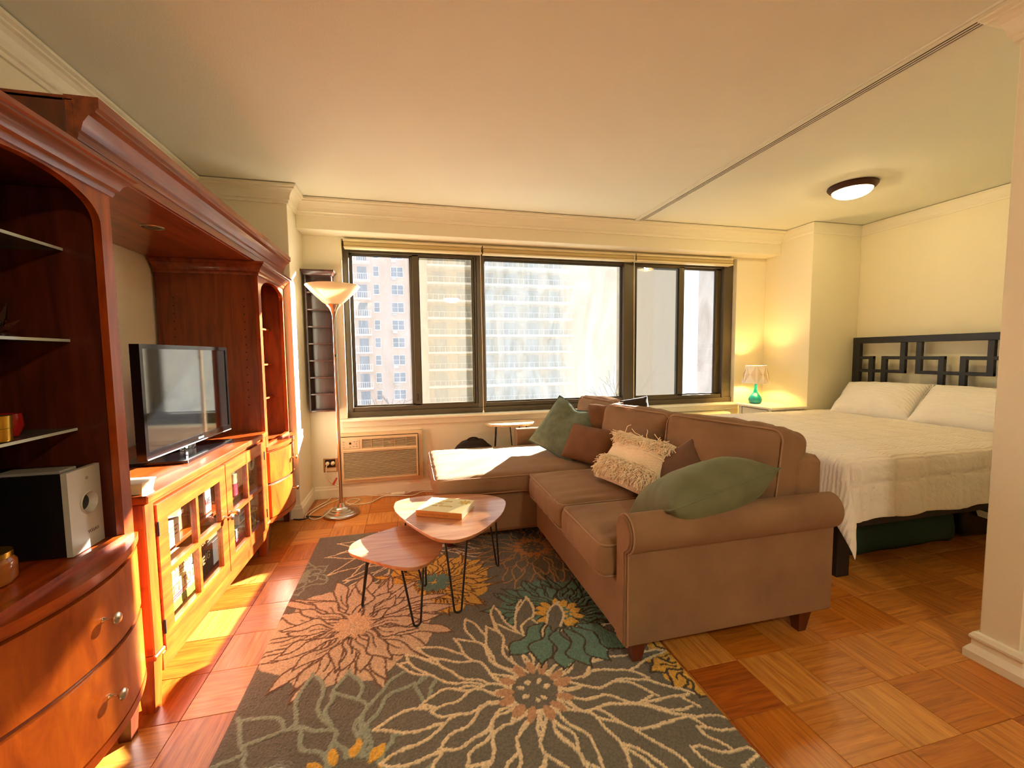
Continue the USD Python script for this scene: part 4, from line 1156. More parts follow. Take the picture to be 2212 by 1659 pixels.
s.sub(am, "piping", tube([(0.772, y, z) for y, z in ring_[::1]], 0.0042, 6, closed=True), "suede_piping", True)
roll2 = Polygon([(3.415 + 0.058 * math.cos(q), 0.535 + 0.052 * math.sin(q)) for q in np.linspace(0, 2 * np.pi, 30, endpoint=False)])
arm2 = roll2.union(sbox(3.365, 0.095, 3.46, 0.54)).buffer(0.01).buffer(-0.02).buffer(0.01)
s.part("arm", prism(arm2, "x", 0.86, 1.735), "suede", 35, label="low arm at the window end of the chaise")


def piping(x0, x1, y0, y1, z, r=0.03, closed=True):
    return tube([(x, y, z) for x, y in rounded_rect(x0, x1, y0, y1, r, 7)], 0.0042, 6, closed)


def seat(name, x0, x1, y0, y1, z0, z1, seed, label=None, bulge=0.016, r=0.035):
    m = soft_box(x1 - x0, y1 - y0, z1 - z0, r, (0.012, 0.004, bulge), 30, 0.012, seed, (4, 22, 8))
    c_ = ((x0 + x1) / 2, (y0 + y1) / 2, (z0 + z1) / 2)
    p = s.part(name, m.apply_translation(c_), "suede", True, label=label)
    for z in (z1 - r * 0.32, z0 + r * 0.32):
        s.sub(p, "piping", piping(x0 + 0.006, x1 - 0.006, y0 + 0.006, y1 - 0.006, z, r), "suede_piping", True)
    return p


seat("seat_cushion", 0.702, 1.36, 1.455, 1.905, 0.325, 0.470, 3, "seat cushion nearest the camera")
seat("seat_cushion", 0.700, 1.36, 1.912, 2.485, 0.325, 0.472, 5, "seat cushion next to the chaise")
seat("chaise_cushion", 0.125, 1.45, 2.515, 3.345, 0.335, 0.462, 7, None, 0.020, 0.045)


def back_cushion(cx, cy, cz, th, w_, h_, tilt, yaw, seed, label):
    m = soft_box(th, w_, h_, 0.055, (0.040, 0.012, 0.018), 28, 0.016, seed, (6, 16, 9))
    T = trimesh.transformations.translation_matrix((cx, cy, cz)) @ trimesh.transformations.rotation_matrix(math.radians(yaw), [0, 0, 1]) @ trimesh.transformations.rotation_matrix(math.radians(tilt), [0, 1, 0])
    p = s.part("back_cushion", moved(m, T), "suede", True, label=label)
    for x in (-th / 2 + 0.014, th / 2 - 0.014):
        loop = [(x, a, b_) for a, b_ in rounded_rect(-w_ / 2 + 0.008, w_ / 2 - 0.008, -h_ / 2 + 0.008, h_ / 2 - 0.008, 0.05, 7)]
        s.sub(p, "piping", tube(pts_moved(loop, T), 0.0042, 6, True), "suede_piping", True)


back_cushion(1.490, 1.725, 0.670, 0.22, 0.60, 0.40, 10, 17, 11, "plump back cushion nearest the camera")
back_cushion(1.41, 2.35, 0.660, 0.22, 0.56, 0.39, 10, 14, 12, "back cushion in the middle of the sofa")
back_cushion(1.44, 2.98, 0.655, 0.20, 0.54, 0.40, 10, 6, 13, "back cushion at the window end")
for x, y, z in ((0.83, 1.42, 0.013), (1.62, 1.42, 0.0), (0.83, 2.56, 0.013), (0.22, 2.60, 0.013), (0.22, 3.27, 0.0), (1.62, 3.38, 0.0)):
    top_ = 0.10
    s.part("leg", hull([(x + i * 0.032, y + j * 0.032, top_) for i in (-1, 1) for j in (-1, 1)] + [(x + i * 0.018, y + j * 0.018, z) for i in (-1, 1) for j in (-1, 1)]), "cherry_dark")


# throw pillows
def throw(label, center, normal, roll_, w_, h_, t_, m, seed, chop=0.0, pinch=0.06, seam=None, wr=0.006):
    body, loop = pillow(w_, h_, t_, 30, pinch, chop, seed, wr)
    T = frame(center, normal, roll_)
    if not np.isscalar(roll_):  # normal and roll_ given as the pillow's own x and y axes
        X = np.array(normal, float); X /= np.linalg.norm(X)
        Y = np.array(roll_, float); Y -= X * (X @ Y); Y /= np.linalg.norm(Y)
        T[:3, 0], T[:3, 1], T[:3, 2] = X, Y, np.cross(X, Y)
    zmin = float(moved(body, T).bounds[0][2])
    th = Thing("throw_pillow", label, "pillow", (center[0], center[1], zmin), group=None)
    p = th.part("cover", moved(body, T), m, True)
    if seam:
        th.sub(p, "seam", tube(pts_moved(loop, T), 0.0038, 6, True), seam, True)
    return th, T


throw("plump olive green velvet pillow lying over the near rolled arm", (1.185, 1.520, 0.612), (0.97, 0.052, 0.217), (0.092, 0.90, -0.36), 0.52, 0.38, 0.23, "velvet_green", 21, 0.0, 0.03, "velvet_green", 0.010)
throw("taupe velvet pillow standing on a corner behind the olive green one", (1.285, 1.79, 0.585), (-1, -0.45, 0.35), 38, 0.30, 0.30, 0.11, "velvet_taupe", 22, 0.0, 0.06, "suede_piping")
FW, FH, FT_ = 0.41, 0.32, 0.13
ft, FT = throw("cream woven pillow with shaggy fringe, in the middle of the seat", (1.175, 2.03, 0.615), (0.276, -0.960, -0.049), (0.649, 0.148, 0.746), FW, FH, FT_, "cream_yarn", 23, 0.0, 0.04, None, 0.003)
throw("brown velvet lumbar pillow leaning between the sage pillow and the cream fringed one", (1.155, 2.585, 0.600), (0.41, -0.912, -0.022), (0.445, 0.178, 0.877), 0.41, 0.255, 0.12, "velvet_brown", 24, 0.0, 0.05, None)
throw("sage green velvet pillow with a tall corner, leaning on the low arm", (1.095, 2.87, 0.660), (0.50, -0.80, -0.30), (0.45, 0.32, 0.80), 0.42, 0.42, 0.14, "velvet_sage", 25, 0.55, 0.06, "velvet_teal")
throw("small teal velvet pillow half hidden behind the sage green one", (1.33, 2.93, 0.640), (-0.7, -0.7, 0.25), 0, 0.34, 0.27, 0.12, "velvet_teal", 26, 0.0, 0.06, "velvet_teal")
throw("soft brown velvet pillow slumped in the corner beside the middle back cushion", (1.33, 2.70, 0.700), (-0.75, -0.6, 0.2), 6, 0.27, 0.32, 0.15, "velvet_brown", 27, 0.2, 0.03, None)
throw("dark brown pillow wedged on top behind the middle back cushion", (1.52, 2.70, 0.775), (-0.5, -0.6, 0.55), 15, 0.28, 0.24, 0.12, "dark_cloth", 28, 0.0, 0.04, None)

# weave and fringe of the cream pillow (u along its width, v along its height)
prnd = np.random.default_rng(4)


def on_pillow(u, v, lift=0.0):
    wv, hv, tv_ = FW, FH, FT_
    X = wv / 2 * u * (1 - 0.04 * (1 - v ** 2) * u ** 2)
    Y = hv / 2 * v * (1 - 0.04 * (1 - u ** 2) * v ** 2)
    Zp = tv_ / 2 * np.clip((1 - abs(u) ** 3.2) * (1 - abs(v) ** 3.2), 0, 1) ** 0.62 + lift
    return pts_moved(np.stack([X, Y, Zp], -1), FT)


def curves(th, name, lines, width, m, label=None):
    path = f"{th.path}/{numbered(th.path, name)}"
    c_ = UsdGeom.BasisCurves.Define(stage, path)
    c_.CreateTypeAttr("linear")
    c_.CreateCurveVertexCountsAttr(Vt.IntArray([len(x) for x in lines]))
    P = np.vstack(lines) - th.loc
    c_.CreatePointsAttr(Vt.Vec3fArray.FromNumpy(P.astype(np.float32)))
    c_.CreateWidthsAttr(Vt.FloatArray.FromNumpy(np.full(len(P), width, np.float32)))
    c_.SetWidthsInterpolation("vertex")
    UsdShade.MaterialBindingAPI.Apply(c_.GetPrim()).Bind(MAT[m])
    c_.GetPrim().SetCustomDataByKey("kind", "stuff")


us = np.linspace(-0.93, 0.93, 60)
for v0, r_ in ((0.30, 0.0048), (-0.16, 0.0040)):
    pts = np.vstack([on_pillow(np.array([u]), np.array([v0 + 0.010 * math.sin(k * 1.9)]), 0.003 + 0.0025 * math.cos(k * 1.9)) for k, u in enumerate(us)])
    ft.part("braid", tube(pts, r_ * (1 + 0.25 * np.sin(np.arange(len(us)) * 1.9)), 7), "cream_yarn", True)
zig = []
for k in range(9):
    v0 = -0.10 + k * 0.044
    uu = np.linspace(-0.92, 0.92, 90)
    vv = v0 + 0.020 * (2 * np.abs((uu * 7) % 1 - 0.5) * 2 - 1) * (1 if k % 2 else -1)
    zig.append(tube(on_pillow(uu, vv, 0.0016), 0.0019, 5))
ft.part("diamond_weave", zig, "cream_yarn", True, kind="stuff")
strands = []
for v0, cnt, L in ((0.95, 420, 0.060), (0.80, 380, 0.055), (0.66, 200, 0.045), (-0.22, 420, 0.048), (-0.36, 420, 0.050), (-0.50, 420, 0.052), (-0.64, 420, 0.050)):
    for u in prnd.uniform(-0.97, 0.97, cnt):
        v = v0 + prnd.normal(0, 0.03)
        base_ = on_pillow(np.array([u]), np.array([np.clip(v, -0.98, 0.98)]))[0]
        nrm = FT[:3, 2]
        dn = -FT[:3, 1] + prnd.normal(0, 0.45, 3)
        dn /= np.linalg.norm(dn)
        l = L * prnd.uniform(0.7, 1.15)
        lift = prnd.uniform(0.004, 0.016)
        strands.append(np.array([base_, base_ + nrm * lift + dn * l * 0.3, base_ + nrm * lift * 1.1 + dn * l * 0.65 + prnd.normal(0, 0.004, 3), base_ + nrm * 0.008 + dn * l + prnd.normal(0, 0.005, 3)]))
curves(ft, "fringe", strands, 0.0042, "cream_yarn")
t = Thing("bag", "dark cloth bag behind the chaise below the window sill", "bag", (0.54, 3.60, 0))
bg = soft_box(0.30, 0.20, 0.46, 0.09, (0.02, 0.02, 0.02), 16, 0.03, 41).apply_translation((0.53, 3.59, 0.235))
t.part("body", bg, "dark_cloth", True)
t.part("handle", tube(spline([(0.46, 3.58, 0.42), (0.48, 3.57, 0.485), (0.55, 3.57, 0.49), (0.59, 3.58, 0.43)], 6), 0.008, 8), "dark_cloth", True)

# ------------------------------------------------------------------ bed
BX0, BX1, BY0, BY1, BZT = 2.17, 4.20, 1.69, 3.20, 0.645
bed = Thing("bed", "dark wood bed with open geometric headboard against the right wall", "bed", (3.2, 2.445, 0))
HX = 4.225
hb = lambda y0, y1, z0, z1, d=0.02: bx(HX - d, HX + d, y0, y1, z0, z1, 0.002)
h_ = bed.part("headboard", cat(hb(1.67, 1.735, 0.0, 1.275), hb(3.155, 3.22, 0.0, 1.275), hb(1.67, 3.22, 1.275, 1.332, 0.022), hb(1.735, 3.155, 0.50, 0.56)), "black_metal")
bw = 0.020
for y, z0, z1 in ((3.055, 0.56, 1.155), (2.945, 0.56, 1.155), (2.795, 1.005, 1.275), (2.675, 1.005, 1.275), (2.515, 0.56, 1.155), (2.375, 0.56, 1.155), (2.215, 1.005, 1.275), (2.095, 1.005, 1.275), (1.945, 0.56, 1.155), (1.835, 0.56, 1.155)):
    bed.sub(h_, "fret_upright", hb(y - bw, y + bw, z0, z1, 0.016), "black_metal")
for y0, y1, z in ((3.035, 3.155, 1.14), (2.775, 3.155, 1.018), (2.495, 2.965, 1.14), (2.195, 2.695, 1.018), (1.925, 2.395, 1.14), (1.735, 2.115, 1.018), (1.735, 1.855, 1.14), (2.775, 3.155, 0.885), (2.20, 2.70, 0.885), (1.735, 2.115, 0.885)):
    bed.sub(h_, "fret_rail", hb(y0, y1, z - 0.014, z + 0.014, 0.0155), "black_metal")
bed.part("side_rail", bx(BX0 + 0.03, HX - 0.02, BY0 + 0.02, BY0 + 0.045, 0.26, 0.40), "black_metal")
bed.part("side_rail", bx(BX0 + 0.03, HX - 0.02, BY1 - 0.045, BY1 - 0.02, 0.26, 0.40), "black_metal")
bed.part("foot_rail", bx(BX0 + 0.02, BX0 + 0.045, BY0 + 0.02, BY1 - 0.02, 0.26, 0.40), "black_metal")
for x in (BX0 + 0.012, ):
    for y in (BY0 + 0.012, BY1 - 0.092):
        bed.part("leg", bx(x, x + 0.085, y, y + 0.085, 0, 0.40, 0.004), "black_metal")
for k in range(9):
    x = BX0 + 0.15 + k * 0.22
    bed.part("slat", bx(x, x + 0.09, BY0 + 0.045, BY1 - 0.045, 0.365, 0.383, 0.002), "rack_wood_shaded")
t = Thing("mattress", "white mattress under the cream bedspread", "mattress", (3.2, 2.445, 0.385))
t.part("body", soft_box(HX - 0.03 - BX0 - 0.01, BY1 - BY0 - 0.03, 0.245, 0.05, (0, 0, 0.0), 12).apply_translation(((HX - 0.03 + BX0 + 0.01) / 2, (BY0 + BY1) / 2, 0.508)), "paper_white", True)

# bedspread: one cloth over the top, hanging at the near side, the foot and the window side, its corner falling to a point
OV, step = 0.335, 0.0125
A = np.arange(-OV, BX1 - BX0 + 1e-6, step)
B = np.arange(-OV, BY1 - BY0 + 0.05, step)
aa, bb = np.meshgrid(A, B, indexing="ij")
WB = BY1 - BY0
x, y, z = BX0 + np.maximum(aa, 0), BY0 + np.clip(bb, 0, WB), np.full(aa.shape, BZT)
da, db, dc = np.maximum(-aa, 0), np.maximum(-bb, 0), np.maximum(bb - WB, 0)
rho = np.hypot(da, np.maximum(db, dc))
phi = np.arctan2(np.maximum(db, dc), np.maximum(da, 1e-9))
corner = np.sin(2 * phi) * ((da > 0) & (db > 0))
phi = np.where((da > 0) & (db > 0), (np.pi / 2) * (phi / (np.pi / 2)) ** 0.62, phi)
wav = 0.012 * np.sin(aa * 17 + 1.3) * (db > 0) + 0.012 * np.sin(bb * 15) * (da > 0)
rad_ = 0.040
turn = np.clip(rho / rad_, 0, math.pi / 2)
outw = rad_ * np.sin(turn) + np.maximum(rho - rad_ * math.pi / 2, 0) * 0.06 + wav * np.clip(rho / 0.25, 0, 1) + corner * np.maximum(rho - 0.06, 0) * 0.24
drop = rad_ * (1 - np.cos(turn)) + np.maximum(rho - rad_ * math.pi / 2, 0) * 0.995
x = x - np.where(da > 0, outw * np.cos(phi), 0)
y = y - np.where(db > 0, outw * np.sin(phi), 0) + np.where(dc > 0, outw * np.sin(phi), 0)
z = z - np.where(rho > 0, drop, 0)
quiltg = np.minimum(np.abs((aa + 0.05) % 0.235 - 0.1175), np.abs((bb + 0.03) % 0.235 - 0.1175))
puff = 0.007 * np.clip(quiltg / 0.03, 0, 1) ** 0.6 + 0.010 * (meshkit.fbm(np.stack([aa * 7, bb * 7, 0 * aa + 3], -1), 3, 5) - 0.5)
z = z + np.where(rho < 0.02, puff, 0)
y = y - np.where((db > 0.02) & (da <= 0), puff, 0)
cl = np.stack([x, y, z], -1).reshape(-1, 3)
ids = np.arange(aa.size).reshape(aa.shape)
q = np.stack([ids[:-1, :-1], ids[1:, :-1], ids[1:, 1:], ids[:-1, 1:]], -1).reshape(-1, 4)
cloth = tm((cl, q))
cloth.fix_normals()
nv = np.array(tm((cl, q)).vertex_normals)
if nv[ids[aa.shape[0] // 2, aa.shape[1] // 2], 2] < 0:
    nv, q = -nv, q[:, ::-1]
inner = cl - nv * 0.004
nb = len(cl)
rim = np.r_[ids[:, 0], ids[-1, 1:], ids[-2::-1, -1], ids[0, -2:0:-1]]
k = len(rim)
w_ = np.arange(k)
q3 = np.stack([rim[w_], rim[(w_ + 1) % k], nb + rim[(w_ + 1) % k], nb + rim[w_]], -1)
single("bedspread", (np.vstack([cl, inner]), np.vstack([q, q[:, ::-1] + nb, q3[:, ::-1]])), "quilt_cover", "cream ribbed bedspread hanging to a point at the near foot corner of the bed", "bedspread", True)
for k, (yc_, lab) in enumerate(((2.80, "cream quilted bed pillow on the window side of the bed"), (2.13, "cream quilted bed pillow on the near side, by the partition wall"))):
    body, loop = pillow(0.64 + 0.06 * k, 0.40, 0.19, 34, 0.03, 0.0, 50 + k, 0.010)
    T = frame((3.945, yc_, 0.775), (-0.718, -0.02, 0.696), 2 - 4 * k)
    zmin = float(moved(body, T).bounds[0][2])
    th = Thing("bed_pillow", lab, "pillow", (3.9, yc_, zmin))
    p = th.part("sham", moved(body, T), "quilt_pillow", True)
    th.sub(p, "seam", tube(pts_moved(loop, T), 0.004, 6, True), "quilt_pillow", True)
t = Thing("storage_bag", "dark green fabric storage bag under the bed", "storage bag", (2.95, 1.98, 0))
t.part("body", soft_box(0.95, 0.42, 0.21, 0.05, (0.01, 0.01, 0.02), 14, 0.02, 61).apply_translation((2.85, 2.06, 0.105)), "storage_green", True)
t.part("zip", tube([(2.42, 1.852, 0.16), (3.28, 1.852, 0.16)], 0.004, 6), "black_plastic")
t = Thing("storage_bag", "black storage bag farther under the bed, with a white tag", "storage bag", (3.6, 1.98, 0))
t.part("body", soft_box(0.60, 0.45, 0.20, 0.04, (0.01, 0.01, 0.01), 12, 0.01, 62).apply_translation((3.70, 2.08, 0.10)), "black_plastic", True)
t.part("tag", moved(bx(-0.07, 0.07, -0.022, 0.022, -0.001, 0.001, 0), frame((3.52, 1.83, 0.16), (0.1, -0.9, 0.4), -20)), "paper_white", label="white tag")

# ------------------------------------------------------------------ nightstand and table lamp
t = Thing("nightstand", "white nightstand with a drawer in the corner beside the bed", "nightstand", (3.47, 3.45, 0))
NX0, NX1, NY0, NY1, NZ = 3.295, 3.675, 3.245, 3.655, 0.68
t.part("top", bx(NX0 - 0.02, NX1 + 0.02, NY0 - 0.02, NY1 + 0.02, NZ - 0.022, NZ, 0.004), "white_paint")
t.part("body", cat(bx(NX0 + 0.012, NX1, NY0 + 0.012, NY0 + 0.03, 0.15, NZ - 0.022), bx(NX0 + 0.012, NX1, NY1 - 0.03, NY1 - 0.012, 0.15, NZ - 0.022), bx(NX1 - 0.02, NX1, NY0 + 0.03, NY1 - 0.03, 0.15, NZ - 0.022), bx(NX0 + 0.02, NX1, NY0 + 0.02, NY1 - 0.02, 0.15, 0.17), bx(NX0 + 0.02, NX1, NY0 + 0.02, NY1 - 0.02, 0.50, 0.515)), "white_paint")
for yy in (NY0, NY1 - 0.04):
    t.part("leg", bx(NX0, NX0 + 0.04, yy, yy + 0.04, 0, NZ - 0.022, 0.003), "white_paint")
    t.part("leg", bx(NX1 - 0.04, NX1, yy, yy + 0.04, 0, NZ - 0.022, 0.003), "white_paint")
d = t.part("drawer", bx(NX0 + 0.002, NX0 + 0.02, NY0 + 0.048, NY1 - 0.048, 0.535, NZ - 0.030, 0.003), "white_paint")
t.sub(d, "knob", moved(lathe([(0, 0), (0.006, 0), (0.005, 0.01), (0.012, 0.016), (0.012, 0.022), (0, 0.026)], 18), frame((NX0 + 0.002, (NY0 + NY1) / 2, 0.595), (-1, 0, 0))), "bronze", 50, label="dark knob")
for k in (0, 1):
    t.part("cable_hole", moved(lathe([(0.013, -0.001), (0.016, 0.0015), (0.013, 0.003), (0, 0.0022)], 20), frame((NX0 + 0.075 + 0.042 * k, NY0 + 0.012, 0.607), (0, -1, 0))), "black_plastic", label="black round hole")
tl = Thing("table_lamp", "teal ceramic table lamp with cream patterned shade on the nightstand", "table lamp", (3.43, 3.585, NZ))
LX, LY = 3.430, 3.585
tl.part("base", lathe([(0, 0.681), (0.048, 0.681), (0.060, 0.697), (0.066, 0.722), (0.058, 0.748), (0.038, 0.772), (0.022, 0.795), (0.014, 0.830), (0.012, 0.875), (0.013, 0.895), (0, 0.897)], 36, (LX, LY, 0)), "teal_ceramic", True, label="teal bottle-shaped base")
sh_prof = [(0.128, 0.890), (0.093, 1.066), (0.0915, 1.066), (0.1265, 0.890), (0.128, 0.890)]
sp = tl.part("shade", lathe(sh_prof, 48, (LX, LY, 0)), "shade_cloth", 40)
lines = []
for c0 in range(6):
    th0 = c0 * math.pi / 3 + 0.35
    for sgn in (-1, 1):
        for k in range(5):
            tt = np.linspace(0, 1, 8)
            zz = 0.978 + sgn * (0.010 + 0.075 * tt)
            for side2 in (-1, 1):
                off = side2 * (0.06 + 0.40 * tt) * 1.0
                zz2 = 0.978 + sgn * np.clip(0.080 * tt - k * 0.016, 0, 0.085)
                rr_ = 0.128 - (zz2 - 0.890) / 0.176 * 0.035 + 0.0006
                lines.append(tube(np.stack([LX + rr_ * np.cos(th0 + off), LY + rr_ * np.sin(th0 + off), zz2], 1), 0.0012, 4))
tl.sub(sp, "shade_pattern", lines, "shade_print", kind="stuff")
tl.sub(sp, "rim", [tube([(LX + r_ * math.cos(q), LY + r_ * math.sin(q), z_) for q in np.linspace(0, 2 * np.pi, 48, endpoint=False)], 0.0018, 5, True) for r_, z_ in ((0.128, 0.890), (0.093, 1.066))], "shade_fabric")
tl.part("bulb", trimesh.creation.icosphere(2, 0.026).apply_translation((LX, LY, 0.965)), "lit_bulb", True)
tl.part("socket", lathe([(0, 0.89), (0.014, 0.89), (0.014, 0.942), (0, 0.943)], 16, (LX, LY, 0)), "brushed_brass")

# ------------------------------------------------------------------ floor lamp, wall rack, ceiling light, added fill light
fl = Thing("floor_lamp", "nickel torchiere floor lamp with a white glass bowl beside the window", "floor lamp", (-0.53, 3.375, 0))
fx_, fy_ = -0.53, 3.375
fl.part("base", lathe([(0, 0.001), (0.128, 0.001), (0.132, 0.006), (0.130, 0.018), (0.118, 0.024), (0.105, 0.026), (0.098, 0.034), (0.082, 0.037), (0.076, 0.045), (0.060, 0.048), (0.052, 0.058), (0.034, 0.064), (0.026, 0.078), (0.016, 0.090), (0, 0.092)], 48, (fx_, fy_, 0)), "nickel", 35)
fl.part("pole", lathe([(0.0125, 0.085), (0.0125, 1.47), (0.014, 1.505), (0.022, 1.535), (0.036, 1.560), (0.052, 1.578), (0.054, 1.586), (0.0, 1.588)], 28, (fx_, fy_, 0)), "nickel", 40)
bowl = [(0.050, 1.586), (0.075, 1.602), (0.125, 1.650), (0.170, 1.698), (0.190, 1.722), (0.187, 1.726), (0.180, 1.720), (0.162, 1.700), (0.118, 1.655), (0.070, 1.609), (0.0, 1.600)]
fl.part("glass_bowl", lathe(bowl, 56, (fx_, fy_, 0)), "lamp_glass", 50)
fl.part("switch", lathe([(0, 0), (0.006, 0.001), (0.006, 0.018), (0, 0.02)], 12, (fx_ + 0.0, fy_ - 0.014, 1.20)), "black_plastic")

rk = Thing("wall_rack", "tall narrow dark wood wall rack of shelves between the corner and the window", "wall shelf", (-0.69, 3.73, 0.75))
R0, R1, RY0, RY1 = -0.790, -0.590, 3.690, 3.799
rk.part("side_panel", bx(R0, R0 + 0.012, RY0, RY1, 0.755, 1.865, 0.001), "rack_wood_shaded")
rk.part("side_panel", bx(R1 - 0.012, R1, RY0, RY1, 0.755, 1.865, 0.001), "rack_wood_shaded")
rk.part("back_panel", bx(R0 + 0.012, R1 - 0.012, RY1 - 0.008, RY1, 0.755, 1.865, 0), "rack_wood_shaded")
for z_ in np.linspace(0.761, 1.855, 9):
    rk.part("shelf", bx(R0 + 0.012, R1 - 0.012, RY0 + 0.004, RY1 - 0.008, z_ - 0.006, z_ + 0.006, 0.001), "rack_wood_shaded")
rc = [(0, 1.855), (0.006, 1.855), (0.010, 1.868), (0.022, 1.882), (0.024, 1.895), (-0.02, 1.895), (-0.02, 1.868), (0, 1.868)]
rk.part("cornice", sweep(rc, [(R0, RY1), (R0, RY0), (R1, RY0), (R1, RY1)][::-1] if False else [(R1, RY1), (R1, RY0), (R0, RY0), (R0, RY1)][::-1]), "rack_wood_shaded", 25)
rk.part("top_panel", bx(R0 - 0.015, R1 + 0.015, RY0 - 0.015, RY1, 1.880, 1.894, 0.001), "rack_wood_shaded")


def ceiling_light(x, y, r, label, m, category="ceiling light"):
    t = Thing("ceiling_light", label, category, (x, y, ZC))
    k = r / 0.15
    t.part("rim", lathe([(0.10 * k, ZC - 0.001), (0.150 * k, ZC - 0.002), (0.152 * k, ZC - 0.012), (0.140 * k, ZC - 0.030), (0.128 * k, ZC - 0.040), (0.122 * k, ZC - 0.040), (0.120 * k, ZC - 0.034), (0.10 * k, ZC - 0.02)], 48, (x, y, 0)), "bronze", 40)
    n = 8
    if m == "lit_diffuser":
        t.part("bulb", trimesh.creation.icosphere(2, 0.03).apply_translation((x, y, ZC - 0.048)), "lit_ceiling_bulb", True)
    t.part("glass_dish", lathe([(0.122 * k * math.cos(q), ZC - 0.036 - 0.055 * k * math.sin(q)) for q in np.linspace(0, math.pi / 2, n)][::-1], 48, (x, y, 0)), m, True)
    return t


ceiling_light(3.19, 2.50, 0.15, "small round ceiling light with a dark bronze rim over the bed", "lit_diffuser")
ceiling_light(0.9, -1.2, 0.20, "added fill light behind the camera, shaped as a round ceiling light", "added_fill_diffuser")  # unseen fixture, added to fill the room with light

# ------------------------------------------------------------------ outlet and cords
t = Thing("wall_outlet", "dark metal wall outlet with a white plug, left of the air conditioner", "outlet", (-0.67, 3.79, 0.29))
t.part("plate", bx(-0.725, -0.615, 3.792, 3.7995, 0.225, 0.345, 0.003), "brushed_brass")
t.part("socket_face", bx(-0.710, -0.630, 3.787, 3.793, 0.268, 0.335, 0.003), "black_plastic")
t.part("lower_cover", bx(-0.705, -0.62, 3.785, 3.793, 0.232, 0.262, 0.003), "ivory_plastic")
for x in (-0.690, -0.648):
    t.part("plug", moved(lathe([(0, 0), (0.016, 0), (0.016, 0.018), (0.008, 0.026), (0, 0.028)], 16), frame((x, 3.787, 0.303), (0, -1, 0))), "cord_white", 40)


def cord(name, label, pts, r, m, extra=None):
    p = spline(pts, 8)
    th = Thing(name, label, "cord", tuple(p[len(p) // 2] * [1, 1, 0]))
    th.part("cable", tube(p, r, 7), m, True)
    return th


cd = cord("power_cord", "white cord dropping from the wall outlet behind the floor lamp", [(-0.690, 3.762, 0.300), (-0.698, 3.745, 0.26), (-0.695, 3.76, 0.20), (-0.670, 3.77, 0.15), (-0.640, 3.765, 0.125), (-0.60, 3.74, 0.112), (-0.575, 3.72, 0.112)], 0.0042, "cord_white")
cd.part("red_tag", hull([(-0.655, 3.755, 0.130), (-0.640, 3.755, 0.122), (-0.622, 3.755, 0.185), (-0.612, 3.755, 0.178), (-0.655, 3.760, 0.130), (-0.640, 3.760, 0.122), (-0.622, 3.760, 0.185), (-0.612, 3.760, 0.178)]), "red_plastic", label="red test tag")
cord("lamp_cord", "white cord looping on the floor from the lamp base to the corner", [(-0.585, 3.345, 0.068), (-0.64, 3.31, 0.025), (-0.70, 3.30, 0.006), (-0.745, 3.335, 0.006), (-0.762, 3.40, 0.006), (-0.74, 3.50, 0.006), (-0.68, 3.62, 0.006), (-0.60, 3.74, 0.006), (-0.58, 3.755, 0.05)], 0.0042, "cord_white")
cord("lamp_cord", "second white cord running along the corner beside the lamp cord", [(-0.775, 3.33, 0.006), (-0.79, 3.42, 0.006), (-0.775, 3.50, 0.006), (-0.735, 3.60, 0.006), (-0.69, 3.70, 0.006), (-0.66, 3.755, 0.02)], 0.0042, "cord_white")
cord("extension_cord", "white extension cord lying along the far wall toward the chaise", [(-0.545, 3.50, 0.006), (-0.47, 3.585, 0.006), (-0.43, 3.67, 0.006), (-0.50, 3.70, 0.006), (-0.53, 3.62, 0.006), (-0.45, 3.555, 0.006), (-0.34, 3.57, 0.006), (-0.24, 3.70, 0.006), (-0.12, 3.69, 0.006), (0.0, 3.66, 0.006), (0.09, 3.72, 0.012), (0.20, 3.70, 0.006)], 0.0042, "cord_white")
cord("extension_cord", "thinner white cord crossing the other by the wall under the air conditioner", [(-0.40, 3.755, 0.012), (-0.30, 3.74, 0.006), (-0.18, 3.72, 0.012), (-0.06, 3.71, 0.012), (0.02, 3.755, 0.018), (0.10, 3.76, 0.012), (0.22, 3.73, 0.006)], 0.0036, "cord_white").part("plug_block", bx(-0.18, -0.06, 3.70, 3.735, 0.004, 0.024, 0.006), "cord_white")
cord("power_cord", "black cord tied in a bundle on the floor by the far cabinet", [(-0.86, 3.345, 0.006), (-0.81, 3.325, 0.006), (-0.775, 3.315, 0.012), (-0.755, 3.335, 0.016), (-0.775, 3.36, 0.014), (-0.74, 3.365, 0.008), (-0.69, 3.35, 0.006), (-0.64, 3.35, 0.006)], 0.0045, "cord_black")

